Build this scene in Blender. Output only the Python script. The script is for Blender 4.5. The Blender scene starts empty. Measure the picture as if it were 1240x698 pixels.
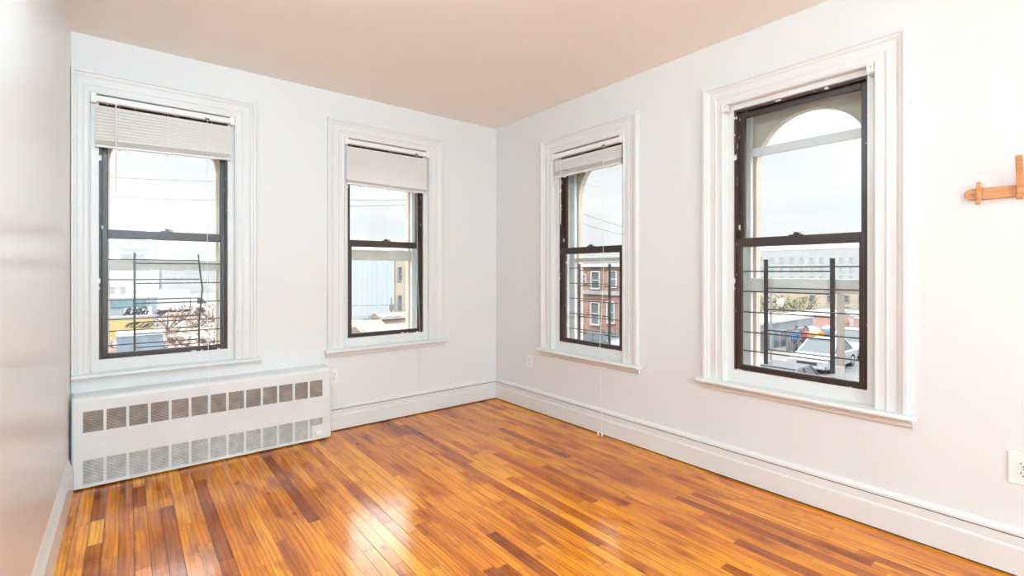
import bpy, bmesh, math, random
from mathutils import Vector, Matrix

# ------------------------------------------------------------------ camera, sky, exposure
S = bpy.context.scene
COL = S.collection
CAM = Vector((-2.9456, -3.9493, 1.2878))
YAW = math.radians(38.627)
FPX = 582.5            # focal length in pixels of the 1240-wide frame
HOR = 329.7            # row of the horizon
cam_data = bpy.data.cameras.new('camera')
cam = bpy.data.objects.new('camera', cam_data)
COL.objects.link(cam)
cam.location = CAM
cam.rotation_euler = (math.radians(90), 0, -YAW)
cam_data.sensor_fit = 'HORIZONTAL'
cam_data.sensor_width = 36.0
cam_data.lens = 36.0 * FPX / 1240.0
cam_data.shift_y = (HOR - 349.0) / 1240.0
cam_data.clip_start = 0.02
cam_data.clip_end = 2000
S.camera = cam

S.view_settings.view_transform = 'Standard'
S.view_settings.look = 'None'
S.view_settings.gamma = 1.0
S.view_settings.use_curve_mapping = False
S.view_settings.exposure = 0.0
S.cycles.use_denoising = True
S.cycles.max_bounces = 14
S.cycles.diffuse_bounces = 8
S.cycles.transparent_max_bounces = 24
S.cycles.sample_clamp_indirect = 8.0

SKY_LOW, SKY_MID, SKY_TOP = 0.97, 8.0, 5.5
FILL_POWER = (54.0, 43.0, 350.0)
FILL_COLOR = (0.70, 1.0, 1.165)

w = bpy.data.worlds.new('overcast_sky')
S.world = w
w.use_nodes = True
nt = w.node_tree
nt.nodes.clear()
out = nt.nodes.new('ShaderNodeOutputWorld')
bg = nt.nodes.new('ShaderNodeBackground')
tc = nt.nodes.new('ShaderNodeTexCoord')
sep = nt.nodes.new('ShaderNodeSeparateXYZ')
nt.links.new(tc.outputs['Generated'], sep.inputs[0])
rmp = nt.nodes.new('ShaderNodeValToRGB')     # overcast: brighter towards the zenith
cr = rmp.color_ramp
cr.interpolation = 'EASE'
cr.elements[0].position = 0.0
cr.elements[0].color = (SKY_LOW / 8.5, SKY_LOW / 8.5, SKY_LOW / 8.5, 1)
cr.elements[1].position = 1.0
cr.elements[1].color = (SKY_TOP / 8.5, SKY_TOP / 8.5, SKY_TOP / 8.5, 1)
e = cr.elements.new(0.22); v = SKY_LOW * 1.05 / 8.5; e.color = (v, v, v, 1)
e = cr.elements.new(0.48); v = SKY_MID / 8.5; e.color = (v, v, v, 1)
nt.links.new(sep.outputs[2], rmp.inputs[0])
mp = nt.nodes.new('ShaderNodeMapping')
mp.inputs['Scale'].default_value = (2.0, 2.0, 9.0)
nt.links.new(tc.outputs['Generated'], mp.inputs[0])
nz = nt.nodes.new('ShaderNodeTexNoise')
nz.inputs['Scale'].default_value = 1.6
nz.inputs['Detail'].default_value = 5
nt.links.new(mp.outputs[0], nz.inputs['Vector'])
cl = nt.nodes.new('ShaderNodeValToRGB')
cl.color_ramp.elements[0].position = 0.38
cl.color_ramp.elements[0].color = (0.92, 0.965, 0.985, 1)
cl.color_ramp.elements[1].position = 0.62
cl.color_ramp.elements[1].color = (1.05, 1.05, 1.05, 1)
nt.links.new(nz.outputs['Fac'], cl.inputs[0])
mul = nt.nodes.new('ShaderNodeMix')
mul.data_type = 'RGBA'; mul.blend_type = 'MULTIPLY'
mul.inputs[0].default_value = 1.0
nt.links.new(rmp.outputs[0], mul.inputs[6])
nt.links.new(cl.outputs[0], mul.inputs[7])
nt.links.new(mul.outputs[2], bg.inputs['Color'])
bg.inputs['Strength'].default_value = 8.5
nt.links.new(bg.outputs[0], out.inputs['Surface'])

ROOM_X = -3.2144      # left wall
ROOM_Y = -9.20        # rear wall
ROOM_H = 2.75


def lamp(name, loc, power, size):
    ld = bpy.data.lights.new(name, 'POINT')
    ld.shadow_soft_size = size
    ld.energy = power
    ld.color = FILL_COLOR
    lo = bpy.data.objects.new(name, ld)
    COL.objects.link(lo)
    lo.location = loc
    return lo


# added fill lights, all out of view: one hanging and two on stands
HANGING_FILL = (-2.85, -2.50, 2.62)
STANDING_FILL = [(-2.70, -4.90, 1.845), (-2.60, -8.60, 2.065)]
lamp('hanging_fill_light', HANGING_FILL, FILL_POWER[0], 0.10)
lamp('standing_fill_light', STANDING_FILL[0], FILL_POWER[1], 0.06)
lamp('standing_fill_light', STANDING_FILL[1], FILL_POWER[2], 0.08)

# ------------------------------------------------------------------ helpers
FWD = Vector((math.sin(YAW), math.cos(YAW), 0))
RGT = Vector((math.cos(YAW), -math.sin(YAW), 0))


def ray(u, v):
    return FWD + RGT * ((u - 620) / FPX) - Vector((0, 0, 1)) * ((v - HOR) / FPX)


def on_x(u, v, x):
    d = ray(u, v); return CAM + d * ((x - CAM.x) / d.x)


def on_y(u, v, y):
    d = ray(u, v); return CAM + d * ((y - CAM.y) / d.y)


def on_z(u, v, z):
    d = ray(u, v); return CAM + d * ((z - CAM.z) / d.z)


class MB:
    """collects shapes; build() links them as one mesh object"""

    def __init__(self):
        self.bm = bmesh.new()

    def quad(self, pts):
        self.bm.faces.new([self.bm.verts.new(p) for p in pts])

    def box(self, a, b, m=None):
        (x0, y0, z0), (x1, y1, z1) = a, b
        x0, x1 = min(x0, x1), max(x0, x1); y0, y1 = min(y0, y1), max(y0, y1); z0, z1 = min(z0, z1), max(z0, z1)
        vs = [Vector(p) for p in ((x0, y0, z0), (x1, y0, z0), (x1, y1, z0), (x0, y1, z0),
                                  (x0, y0, z1), (x1, y0, z1), (x1, y1, z1), (x0, y1, z1))]
        if m is not None:
            vs = [m @ p for p in vs]
        vs = [self.bm.verts.new(p) for p in vs]
        for f in ((0, 3, 2, 1), (4, 5, 6, 7), (0, 1, 5, 4), (1, 2, 6, 5), (2, 3, 7, 6), (3, 0, 4, 7)):
            self.bm.faces.new([vs[i] for i in f])
        return self

    def prism(self, poly, axis, a, b, m=None):
        """poly: 2-D outline; extruded along axis ('x','y','z') from a to b"""
        def P(p, t):
            q = {'x': (t, p[0], p[1]), 'y': (p[0], t, p[1]), 'z': (p[0], p[1], t)}[axis]
            q = Vector(q)
            return m @ q if m is not None else q
        A = [self.bm.verts.new(P(p, a)) for p in poly]
        B = [self.bm.verts.new(P(p, b)) for p in poly]
        n = len(poly)
        self.bm.faces.new(A[::-1]); self.bm.faces.new(B)
        for i in range(n):
            self.bm.faces.new([A[i], A[(i + 1) % n], B[(i + 1) % n], B[i]])
        return self

    def tube(self, pts, r, n=8, cap=True):
        pts = [Vector(p) for p in pts]
        rr = r if isinstance(r, (list, tuple)) else [r] * len(pts)
        rings = []
        up = None
        for i, p in enumerate(pts):
            t = (pts[min(i + 1, len(pts) - 1)] - pts[max(i - 1, 0)]).normalized()
            if up is None:
                up = Vector((0, 0, 1)) if abs(t.z) < 0.9 else Vector((1, 0, 0))
            a = t.cross(up).normalized()
            b = a.cross(t).normalized()
            up = b
            rings.append([self.bm.verts.new(p + (a * math.cos(2 * math.pi * k / n) + b * math.sin(2 * math.pi * k / n)) * rr[i]) for k in range(n)])
        for i in range(len(rings) - 1):
            for k in range(n):
                self.bm.faces.new([rings[i][k], rings[i][(k + 1) % n], rings[i + 1][(k + 1) % n], rings[i + 1][k]])
        if cap:
            self.bm.faces.new(rings[0][::-1]); self.bm.faces.new(rings[-1])
        return self

    def lathe(self, prof, center, axis=Vector((0, 0, 1)), n=24):
        """prof: (radius, height) pairs"""
        axis = Vector(axis).normalized()
        ref = Vector((1, 0, 0)) if abs(axis.x) < 0.9 else Vector((0, 1, 0))
        a = axis.cross(ref).normalized(); b = axis.cross(a)
        c = Vector(center)
        rings = []
        for r, h in prof:
            rings.append([self.bm.verts.new(c + axis * h + (a * math.cos(2 * math.pi * k / n) + b * math.sin(2 * math.pi * k / n)) * r) for k in range(n)])
        for i in range(len(rings) - 1):
            for k in range(n):
                self.bm.faces.new([rings[i][k], rings[i][(k + 1) % n], rings[i + 1][(k + 1) % n], rings[i + 1][k]])
        self.bm.faces.new(rings[0][::-1]); self.bm.faces.new(rings[-1])
        return self

    def blob(self, c, r, sub=1, jitter=0.0, rng=None, squash=(1, 1, 1)):
        g = bmesh.ops.create_icosphere(self.bm, subdivisions=sub, radius=1.0)
        for vv in g['verts']:
            k = 1 + (rng.uniform(-jitter, jitter) if rng else 0)
            vv.co = Vector(c) + Vector((vv.co.x * squash[0], vv.co.y * squash[1], vv.co.z * squash[2])) * r * k
        return self

    def build(self, name, material, parent=None, loc=None, rot=None, bevel=0.0, smooth=False, merge=False):
        bm = self.bm
        if merge:
            bmesh.ops.remove_doubles(bm, verts=bm.verts, dist=1e-5)
        bmesh.ops.recalc_face_normals(bm, faces=bm.faces)
        me = bpy.data.meshes.new(name)
        bm.to_mesh(me); bm.free()
        me.materials.append(material)
        o = bpy.data.objects.new(name, me)
        COL.objects.link(o)
        if loc is not None: o.location = loc
        if rot is not None: o.rotation_euler = rot
        if parent is not None: o.parent = parent
        if smooth:
            for p in me.polygons: p.use_smooth = True
        if bevel > 0:
            md = o.modifiers.new('bevel', 'BEVEL')
            md.width = bevel; md.segments = 2; md.limit_method = 'ANGLE'; md.angle_limit = math.radians(40)
        return o


def tag(o, label, cat, group=None, kind=None):
    o['label'] = label; o['category'] = cat
    if group: o['group'] = group
    if kind: o['kind'] = kind
    return o


def empty(name, loc, rz=0.0):
    o = bpy.data.objects.new(name, None)
    COL.objects.link(o)
    o.empty_display_size = 0.1
    o.location = loc; o.rotation_euler = (0, 0, rz)
    return o


def copy_tree(o, parent=None):
    c = o.copy(); COL.objects.link(c)
    if parent is not None: c.parent = parent
    for ch in list(o.children): copy_tree(ch, c)
    return c


# ------------------------------------------------------------------ materials
def srgb(r, g, b):
    f = lambda c: (c / 255 / 12.92) if c / 255 <= 0.04045 else ((c / 255 + 0.055) / 1.055) ** 2.4
    return (f(r), f(g), f(b))


def mat(name, col, rough=0.5, metal=0.0, var=0.0, vscale=4.0, bump=0.0, bscale=30.0, spec=0.5, stretch=(1, 1, 1), col2=None, thr=(0.35, 0.65)):
    m = bpy.data.materials.new(name)
    m.use_nodes = True
    n = m.node_tree
    b = n.nodes['Principled BSDF']
    b.inputs['Base Color'].default_value = (*col, 1)
    b.inputs['Roughness'].default_value = rough
    b.inputs['Metallic'].default_value = metal
    b.inputs['Specular IOR Level'].default_value = spec
    t = n.nodes.new('ShaderNodeTexCoord')
    mpn = n.nodes.new('ShaderNodeMapping')
    mpn.inputs['Scale'].default_value = stretch
    n.links.new(t.outputs['Object'], mpn.inputs[0])
    if var > 0 or col2 is not None:
        z = n.nodes.new('ShaderNodeTexNoise')
        z.inputs['Scale'].default_value = vscale; z.inputs['Detail'].default_value = 5
        n.links.new(mpn.outputs[0], z.inputs['Vector'])
        rp = n.nodes.new('ShaderNodeValToRGB')
        rp.color_ramp.elements[0].position, rp.color_ramp.elements[1].position = thr
        c2 = col2 if col2 is not None else tuple(c * (1 - var) for c in col)
        rp.color_ramp.elements[0].color = (*c2, 1)
        rp.color_ramp.elements[1].color = (*col, 1)
        n.links.new(z.outputs['Fac'], rp.inputs[0])
        n.links.new(rp.outputs[0], b.inputs['Base Color'])
    if bump > 0:
        z2 = n.nodes.new('ShaderNodeTexNoise')
        z2.inputs['Scale'].default_value = bscale; z2.inputs['Detail'].default_value = 3
        n.links.new(mpn.outputs[0], z2.inputs['Vector'])
        bp = n.nodes.new('ShaderNodeBump')
        bp.inputs['Strength'].default_value = bump; bp.inputs['Distance'].default_value = 0.01
        n.links.new(z2.outputs['Fac'], bp.inputs['Height'])
        n.links.new(bp.outputs[0], b.inputs['Normal'])
    return m


def glass_mat(name, tint=(1, 1, 1), refl=0.06):
    m = bpy.data.materials.new(name)
    m.use_nodes = True
    n = m.node_tree
    n.nodes.clear()
    o = n.nodes.new('ShaderNodeOutputMaterial')
    mx = n.nodes.new('ShaderNodeMixShader')
    tr = n.nodes.new('ShaderNodeBsdfTransparent'); tr.inputs[0].default_value = (*tint, 1)
    gl = n.nodes.new('ShaderNodeBsdfGlossy'); gl.inputs['Roughness'].default_value = 0.02
    lw = n.nodes.new('ShaderNodeFresnel'); lw.inputs['IOR'].default_value = 1.35
    n.links.new(lw.outputs[0], mx.inputs[0])
    n.links.new(tr.outputs[0], mx.inputs[1]); n.links.new(gl.outputs[0], mx.inputs[2])
    n.links.new(mx.outputs[0], o.inputs['Surface'])
    return m


M = {}
M['wall'] = mat('white_wall_paint', (0.75, 0.755, 0.75), 0.55, bump=0.05, bscale=9)
M['wall_gloss'] = mat('semi_gloss_wall_paint', (0.745, 0.715, 0.69), 0.28, bump=0.10, bscale=5, spec=0.6)
M['ceiling'] = mat('ceiling_paint', (0.90, 0.88, 0.84), 0.8, bump=0.04, bscale=14)
M['trim'] = mat('white_trim_enamel', (0.745, 0.745, 0.735), 0.32, bump=0.05, bscale=25)
M['stool'] = mat('window_stool_enamel', (0.745, 0.745, 0.735), 0.3, bump=0.04, bscale=25)
M['gap'] = mat('dark_joint', (0.10, 0.05, 0.03), 0.9)
M['black'] = mat('dark_bronze_aluminium', (0.042, 0.022, 0.016), 0.38, bump=0.02, bscale=60)
M['black_chip'] = mat('chipped_dark_aluminium', (0.042, 0.022, 0.016), 0.42, col2=(0.75, 0.72, 0.68), vscale=26, stretch=(1, 1, 0.6), thr=(0.345, 0.36))
M['glass'] = glass_mat('window_glass', (0.985, 0.995, 0.995))
M['storm'] = mat('storm_window_paint', (0.72, 0.67, 0.58), 0.5, var=0.12, vscale=8)
M['storm_white'] = mat('storm_window_white', (0.86, 0.86, 0.84), 0.5, var=0.08, vscale=8)
M['arch'] = mat('arch_panel_paint', (0.66, 0.57, 0.47), 0.6, var=0.15, vscale=6)
M['iron'] = mat('window_guard_iron', (0.075, 0.065, 0.062), 0.5, var=0.3, vscale=30)
M['slat'] = mat('blind_slat_vinyl', (0.78, 0.74, 0.70), 0.45)
M['head'] = mat('blind_headrail_enamel', (0.84, 0.82, 0.79), 0.35)
M['wand'] = mat('blind_wand_plastic', (0.80, 0.75, 0.71), 0.2)
M['cord'] = mat('blind_cord_cotton', (0.84, 0.81, 0.77), 0.8)
M['nickel'] = mat('dull_metal', (0.10, 0.085, 0.075), 0.35, metal=0.6)
M['cover'] = mat('radiator_cover_enamel', (0.745, 0.745, 0.735), 0.4, var=0.05, vscale=5, bump=0.03, bscale=12)
M['grille_shaded'] = mat('shaded_grille_paint', (0.52, 0.40, 0.335), 0.6, var=0.3, vscale=18)  # upper row: darkness from the louvre angle put into the colour
M['grille'] = mat('grille_paint', (0.66, 0.62, 0.58), 0.55, var=0.25, vscale=18)
M['fin'] = mat('radiator_fin_core', (0.16, 0.11, 0.085), 0.8)
M['plate'] = mat('outlet_plastic', (0.84, 0.83, 0.80), 0.3)
M['slot'] = mat('outlet_slot', (0.03, 0.02, 0.02), 0.7)
M['peg'] = mat('honey_pine', srgb(214, 148, 98), 0.35, var=0.25, vscale=6, stretch=(2, 2, 16))
M['lampshade'] = mat('opal_glass', (0.9, 0.89, 0.86), 0.3)


def floor_mat():
    m = bpy.data.materials.new('varnished_pine_strip_floor')
    m.use_nodes = True
    n = m.node_tree; L = n.links.new
    b = n.nodes['Principled BSDF']
    at = n.nodes.new('ShaderNodeAttribute'); at.attribute_name = 'plank'; at.attribute_type = 'GEOMETRY'
    sp = n.nodes.new('ShaderNodeSeparateColor'); L(at.outputs['Color'], sp.inputs[0])
    tone = n.nodes.new('ShaderNodeValToRGB')
    el = tone.color_ramp.elements
    cs = [(0.0, (0.330, 0.080, 0.006)), (0.18, (0.520, 0.135, 0.006)), (0.45, (0.740, 0.235, 0.008)),
          (0.75, (0.880, 0.320, 0.014)), (1.0, (0.940, 0.400, 0.028))]
    el[0].position, el[0].color = cs[0][0], (*cs[0][1], 1)
    el[1].position, el[1].color = cs[-1][0], (*cs[-1][1], 1)
    for p, c in cs[1:-1]:
        k = el.new(p); k.color = (*c, 1)
    L(sp.outputs[0], tone.inputs[0])
    t = n.nodes.new('ShaderNodeTexCoord')
    # every board gets its own piece of grain
    off = n.nodes.new('ShaderNodeVectorMath'); off.operation = 'MULTIPLY_ADD'
    L(at.outputs['Color'], off.inputs[0]); off.inputs[1].default_value = (37, 53, 71); L(t.outputs['Object'], off.inputs[2])
    mp1 = n.nodes.new('ShaderNodeMapping'); mp1.inputs['Scale'].default_value = (28, 2.2, 1); L(off.outputs[0], mp1.inputs[0])
    g1 = n.nodes.new('ShaderNodeTexNoise'); g1.inputs['Scale'].default_value = 1.0; g1.inputs['Detail'].default_value = 6
    g1.inputs['Distortion'].default_value = 0.6
    L(mp1.outputs[0], g1.inputs['Vector'])
    r1 = n.nodes.new('ShaderNodeValToRGB')
    r1.color_ramp.elements[0].position = 0.33; r1.color_ramp.elements[0].color = (0.58, 0.44, 0.30, 1)
    r1.color_ramp.elements[1].position = 0.58; r1.color_ramp.elements[1].color = (1.06, 1.06, 1.06, 1)
    L(g1.outputs['Fac'], r1.inputs[0])
    # cathedral figure
    mp2 = n.nodes.new('ShaderNodeMapping'); mp2.inputs['Scale'].default_value = (11, 1.7, 1); L(off.outputs[0], mp2.inputs[0])
    wv = n.nodes.new('ShaderNodeTexWave'); wv.bands_direction = 'X'
    wv.inputs['Scale'].default_value = 1.3; wv.inputs['Distortion'].default_value = 7.0; wv.inputs['Detail'].default_value = 2.0
    wv.inputs['Detail Scale'].default_value = 0.8
    L(mp2.outputs[0], wv.inputs['Vector'])
    r2 = n.nodes.new('ShaderNodeValToRGB')
    r2.color_ramp.elements[0].position = 0.0; r2.color_ramp.elements[0].color = (0.62, 0.46, 0.32, 1)
    r2.color_ramp.elements[1].position = 0.45; r2.color_ramp.elements[1].color = (1.0, 1.0, 1.0, 1)
    L(wv.outputs['Color'], r2.inputs[0])
    # dark worn blotches and knots
    mp3 = n.nodes.new('ShaderNodeMapping'); mp3.inputs['Scale'].default_value = (9, 3.5, 1); L(off.outputs[0], mp3.inputs[0])
    g3 = n.nodes.new('ShaderNodeTexNoise'); g3.inputs['Scale'].default_value = 1.0; g3.inputs['Detail'].default_value = 4
    L(mp3.outputs[0], g3.inputs['Vector'])
    r3 = n.nodes.new('ShaderNodeValToRGB')
    r3.color_ramp.elements[0].position = 0.30; r3.color_ramp.elements[0].color = (0.52, 0.34, 0.20, 1)
    r3.color_ramp.elements[1].position = 0.47; r3.color_ramp.elements[1].color = (1, 1, 1, 1)
    L(g3.outputs['Fac'], r3.inputs[0])
    vo = n.nodes.new('ShaderNodeTexVoronoi'); vo.inputs['Scale'].default_value = 3.3
    mp4 = n.nodes.new('ShaderNodeMapping'); mp4.inputs['Scale'].default_value = (1.6, 0.8, 1); L(off.outputs[0], mp4.inputs[0])
    L(mp4.outputs[0], vo.inputs['Vector'])
    r4 = n.nodes.new('ShaderNodeValToRGB')
    r4.color_ramp.elements[0].position = 0.02; r4.color_ramp.elements[0].color = (0.22, 0.12, 0.06, 1)
    r4.color_ramp.elements[1].position = 0.095; r4.color_ramp.elements[1].color = (1, 1, 1, 1)
    L(vo.outputs['Distance'], r4.inputs[0])
    prev = tone.outputs[0]
    g7 = n.nodes.new('ShaderNodeTexNoise'); g7.inputs['Scale'].default_value = 1.1; g7.inputs['Detail'].default_value = 3
    L(t.outputs['Object'], g7.inputs['Vector'])
    r7 = n.nodes.new('ShaderNodeValToRGB')
    r7.color_ramp.elements[0].position = 0.36; r7.color_ramp.elements[0].color = (0.76, 0.62, 0.48, 1)
    r7.color_ramp.elements[1].position = 0.56; r7.color_ramp.elements[1].color = (1, 1, 1, 1)
    L(g7.outputs['Fac'], r7.inputs[0])
    for rr, fac in ((r1, 0.75), (r2, 0.6), (r3, 0.9), (r4, 0.85), (r7, 0.8)):
        mx = n.nodes.new('ShaderNodeMix'); mx.data_type = 'RGBA'; mx.blend_type = 'MULTIPLY'
        mx.inputs[0].default_value = fac
        L(prev, mx.inputs[6]); L(rr.outputs[0], mx.inputs[7]); prev = mx.outputs[2]
    L(prev, b.inputs['Base Color'])
    # old varnish: uneven gloss
    g5 = n.nodes.new('ShaderNodeTexNoise'); g5.inputs['Scale'].default_value = 5; g5.inputs['Detail'].default_value = 4
    L(t.outputs['Object'], g5.inputs['Vector'])
    mr = n.nodes.new('ShaderNodeMapRange'); mr.inputs[3].default_value = 0.12; mr.inputs[4].default_value = 0.24
    L(g5.outputs['Fac'], mr.inputs[0]); L(mr.outputs[0], b.inputs['Roughness'])
    b.inputs['Specular IOR Level'].default_value = 0.52
    bp = n.nodes.new('ShaderNodeBump'); bp.inputs['Strength'].default_value = 0.12; bp.inputs['Distance'].default_value = 0.004
    L(g1.outputs['Fac'], bp.inputs['Height'])
    g6 = n.nodes.new('ShaderNodeTexNoise'); g6.inputs['Scale'].default_value = 7
    L(off.outputs[0], g6.inputs['Vector'])
    bp2 = n.nodes.new('ShaderNodeBump'); bp2.inputs['Strength'].default_value = 0.15; bp2.inputs['Distance'].default_value = 0.01
    L(g6.outputs['Fac'], bp2.inputs['Height']); L(bp.outputs[0], bp2.inputs['Normal'])
    L(bp2.outputs[0], b.inputs['Normal'])
    return m


M['floor'] = floor_mat()

# ------------------------------------------------------------------ room shell
WALL_T = 0.30
DZ_BACK = 0.06          # the back wall's windows sit a little higher
# window: name, wall, centre along the wall (s), dz
WINDOWS = [('window_1', 'back', -2.735, DZ_BACK), ('window_2', 'back', -1.165, DZ_BACK),
           ('window_3', 'right', 1.233, 0.0), ('window_4', 'right', 2.805, 0.0)]
HW = 0.39                # half width of the opening
Z0, Z1 = 0.585, 2.335    # opening from stool to head


def wall_with_holes(name, s0, s1, d0, d1, h, holes, material, loc, rz, label):
    """holes: (sa, sb, za, zb); local x = along, y = outwards"""
    ss = sorted({s0, s1, *[q for ho in holes for q in ho[:2]]})
    zs = sorted({0.0, h, *[q for ho in holes for q in ho[2:]]})
    mb = MB()

    def solid(i, j):
        if i < 0 or j < 0 or i >= len(ss) - 1 or j >= len(zs) - 1: return False
        cs, cz = (ss[i] + ss[i + 1]) / 2, (zs[j] + zs[j + 1]) / 2
        return not any(a < cs < b and c < cz < d for a, b, c, d in holes)
    for i in range(len(ss) - 1):
        for j in range(len(zs) - 1):
            if not solid(i, j): continue
            a, b, c, d = ss[i], ss[i + 1], zs[j], zs[j + 1]
            mb.quad([(a, d0, c), (b, d0, c), (b, d0, d), (a, d0, d)])
            mb.quad([(a, d1, c), (b, d1, c), (b, d1, d), (a, d1, d)])
            if not solid(i - 1, j): mb.quad([(a, d0, c), (a, d1, c), (a, d1, d), (a, d0, d)])
            if not solid(i + 1, j): mb.quad([(b, d0, c), (b, d1, c), (b, d1, d), (b, d0, d)])
            if not solid(i, j - 1): mb.quad([(a, d0, c), (b, d0, c), (b, d1, c), (a, d1, c)])
            if not solid(i, j + 1): mb.quad([(a, d0, d), (b, d0, d), (b, d1, d), (a, d1, d)])
    o = mb.build(name, material, None, loc, (0, 0, rz), merge=True)
    return tag(o, label, 'wall', kind='structure')


RZ = {'back': 0.0, 'right': -math.pi / 2}
holes_b = [(c - HW, c + HW, Z0 + dz, Z1 + dz) for n_, wl, c, dz in WINDOWS if wl == 'back']
holes_r = [(c - HW, c + HW, Z0 + dz, Z1 + dz) for n_, wl, c, dz in WINDOWS if wl == 'right']
wall_with_holes('wall_back', ROOM_X - 0.2, 0.30, 0, WALL_T, ROOM_H + 0.2, holes_b, M['wall'], (0, 0, 0), 0, 'white painted far wall with two windows above the radiator cover')
wall_with_holes('wall_right', 0, -ROOM_Y + 0.2, 0, WALL_T, ROOM_H + 0.2, holes_r, M['wall'], (0, 0, 0), -math.pi / 2, 'white painted wall with two windows and the wooden peg rack')
tag(MB().box((ROOM_X - 0.2, ROOM_Y - 0.2, 0), (ROOM_X, 0, ROOM_H + 0.2)).build('wall_left', M['wall_gloss']), 'glossy off-white wall close beside the viewer', 'wall', kind='structure')
tag(MB().box((ROOM_X, ROOM_Y - 0.2, 0), (0, ROOM_Y, ROOM_H + 0.2)).build('wall_rear', M['wall']), 'plain white wall closing the room', 'wall', kind='structure')
tag(MB().box((ROOM_X, ROOM_Y, ROOM_H), (0, 0, ROOM_H + 0.2)).build('ceiling', M['ceiling']), 'plain pale pinkish painted ceiling', 'ceiling', kind='structure')


def build_floor():
    rng = random.Random(11)
    me = bpy.data.meshes.new('floor')
    verts, faces, cols = [], [], []
    wdt, gap = 0.0585, 0.0011
    x = ROOM_X + 0.0
    x0 = x
    i = 0
    while x < 0:
        xa, xb = x + gap / 2, min(x + wdt, 0) - gap / 2
        y = 0.0 + rng.uniform(0, 0.5)
        gap = rng.choice([0.0011, 0.0013, 0.0016, 0.0028])
        xa, xb = x + gap / 2, min(x + wdt, 0) - gap / 2
        while y > ROOM_Y:
            ln = rng.choice([0.3, 0.45, 0.6, 0.75, 0.9, 1.1, 1.4])* rng.uniform(0.85, 1.15)
            ya, yb = min(y, 0.0), max(y - ln, ROOM_Y)
            if ya - yb > 0.01:
                k = len(verts)
                z = 0.0
                verts += [(xa, ya - gap / 2, z), (xb, ya - gap / 2, z), (xb, yb + gap / 2, z), (xa, yb + gap / 2, z)]
                faces.append((k, k + 3, k + 2, k + 1))
                t = min(1, max(0, rng.gauss(0.60, 0.21)))
                if rng.random() < 0.10: t = rng.uniform(0.0, 0.2)
                cols.append((t, rng.random(), rng.random(), 1))
            y -= ln
        x += wdt; i += 1
    nb = len(faces)
    k = len(verts)
    verts += [(ROOM_X, 0, -0.002), (0, 0, -0.002), (0, ROOM_Y, -0.002), (ROOM_X, ROOM_Y, -0.002),
              (ROOM_X, 0, -0.2), (0, 0, -0.2), (0, ROOM_Y, -0.2), (ROOM_X, ROOM_Y, -0.2)]
    faces += [(k, k + 3, k + 2, k + 1), (k + 4, k + 5, k + 6, k + 7), (k, k + 1, k + 5, k + 4), (k + 1, k + 2, k + 6, k + 5), (k + 2, k + 3, k + 7, k + 6), (k + 3, k, k + 4, k + 7)]
    me.from_pydata(verts, [], faces)
    a = me.color_attributes.new('plank', 'FLOAT_COLOR', 'CORNER')
    for p in me.polygons:
        c = cols[p.index] if p.index < nb else (0, 0, 0, 1)
        for li in p.loop_indices: a.data[li].color = c
        p.material_index = 0 if p.index < nb else 1
    me.materials.append(M['floor']); me.materials.append(M['gap'])
    o = bpy.data.objects.new('floor', me)
    COL.objects.link(o)
    tag(o, 'glossy honey and brown strip-wood floor', 'floor', kind='structure')


build_floor()

# baseboards: profile (outwards from the wall, up), extruded along the wall
BASE = [(0, 0.010), (0.022, 0.010), (0.022, 0.118), (0.0205, 0.126), (0.017, 0.132), (0.017, 0.168), (0.012, 0.170), (0.012, 0.174),
        (0.019, 0.175), (0.021, 0.180), (0.020, 0.190), (0.014, 0.199), (0.006, 0.204), (0, 0.205)]


def baseboard(name, label, kind_, a, b):
    mb = MB(); g = MB()
    if kind_ == 'back':
        mb.prism([(-p, z) for p, z in BASE], 'x', a, b)
        g.box((a, -0.014, 0.0), (b, 0, 0.012)); g.box((a, -0.013, 0.168), (b, 0, 0.176))
    elif kind_ == 'right':
        mb.prism([(-p, z) for p, z in BASE], 'y', a, b)
        g.box((-0.014, a, 0.0), (0, b, 0.012)); g.box((-0.013, a, 0.168), (0, b, 0.176))
    elif kind_ == 'rear':
        mb.prism([(ROOM_Y + p, z) for p, z in BASE], 'x', a, b)
        g.box((a, ROOM_Y, 0), (b, ROOM_Y + 0.014, 0.012))
    o = mb.build(name, M['trim'])
    tag(o, label, 'baseboard', kind='structure')
    g.build('joint', M['gap'], o)


baseboard('baseboard_back', 'tall white moulded baseboard under the far windows', 'back', -1.70, 0)
baseboard('baseboard_right', 'tall white moulded baseboard along the wall with the peg rack', 'right', ROOM_Y, -0.0)
baseboard('baseboard_rear', 'tall white moulded baseboard on the closing wall', 'rear', ROOM_X, 0)
X = ROOM_X
tag(MB().prism([(X, 0.0), (X + 0.022, 0.0), (X + 0.022, 0.145), (X + 0.012, 0.168), (X + 0.004, 0.195), (X, 0.205)], 'y', ROOM_Y, -0.165).build('baseboard_left', M['trim']),
    'white baseboard with sloping top along the glossy wall', 'baseboard', kind='structure')

# ------------------------------------------------------------------ windows
CAS = [(0.0, 0.0000), (0.0, 0.0094), (0.004, 0.0144), (0.010, 0.0158), (0.016, 0.0130), (0.020, 0.0122), (0.045, 0.0122), (0.050, 0.0158), (0.056, 0.0166),
       (0.060, 0.0137), (0.092, 0.0137), (0.098, 0.0180), (0.106, 0.0216), (0.113, 0.0223), (0.116, 0.0281), (0.120, 0.0302), (0.134, 0.0302), (0.139, 0.0274), (0.140, 0.0000)]


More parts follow.
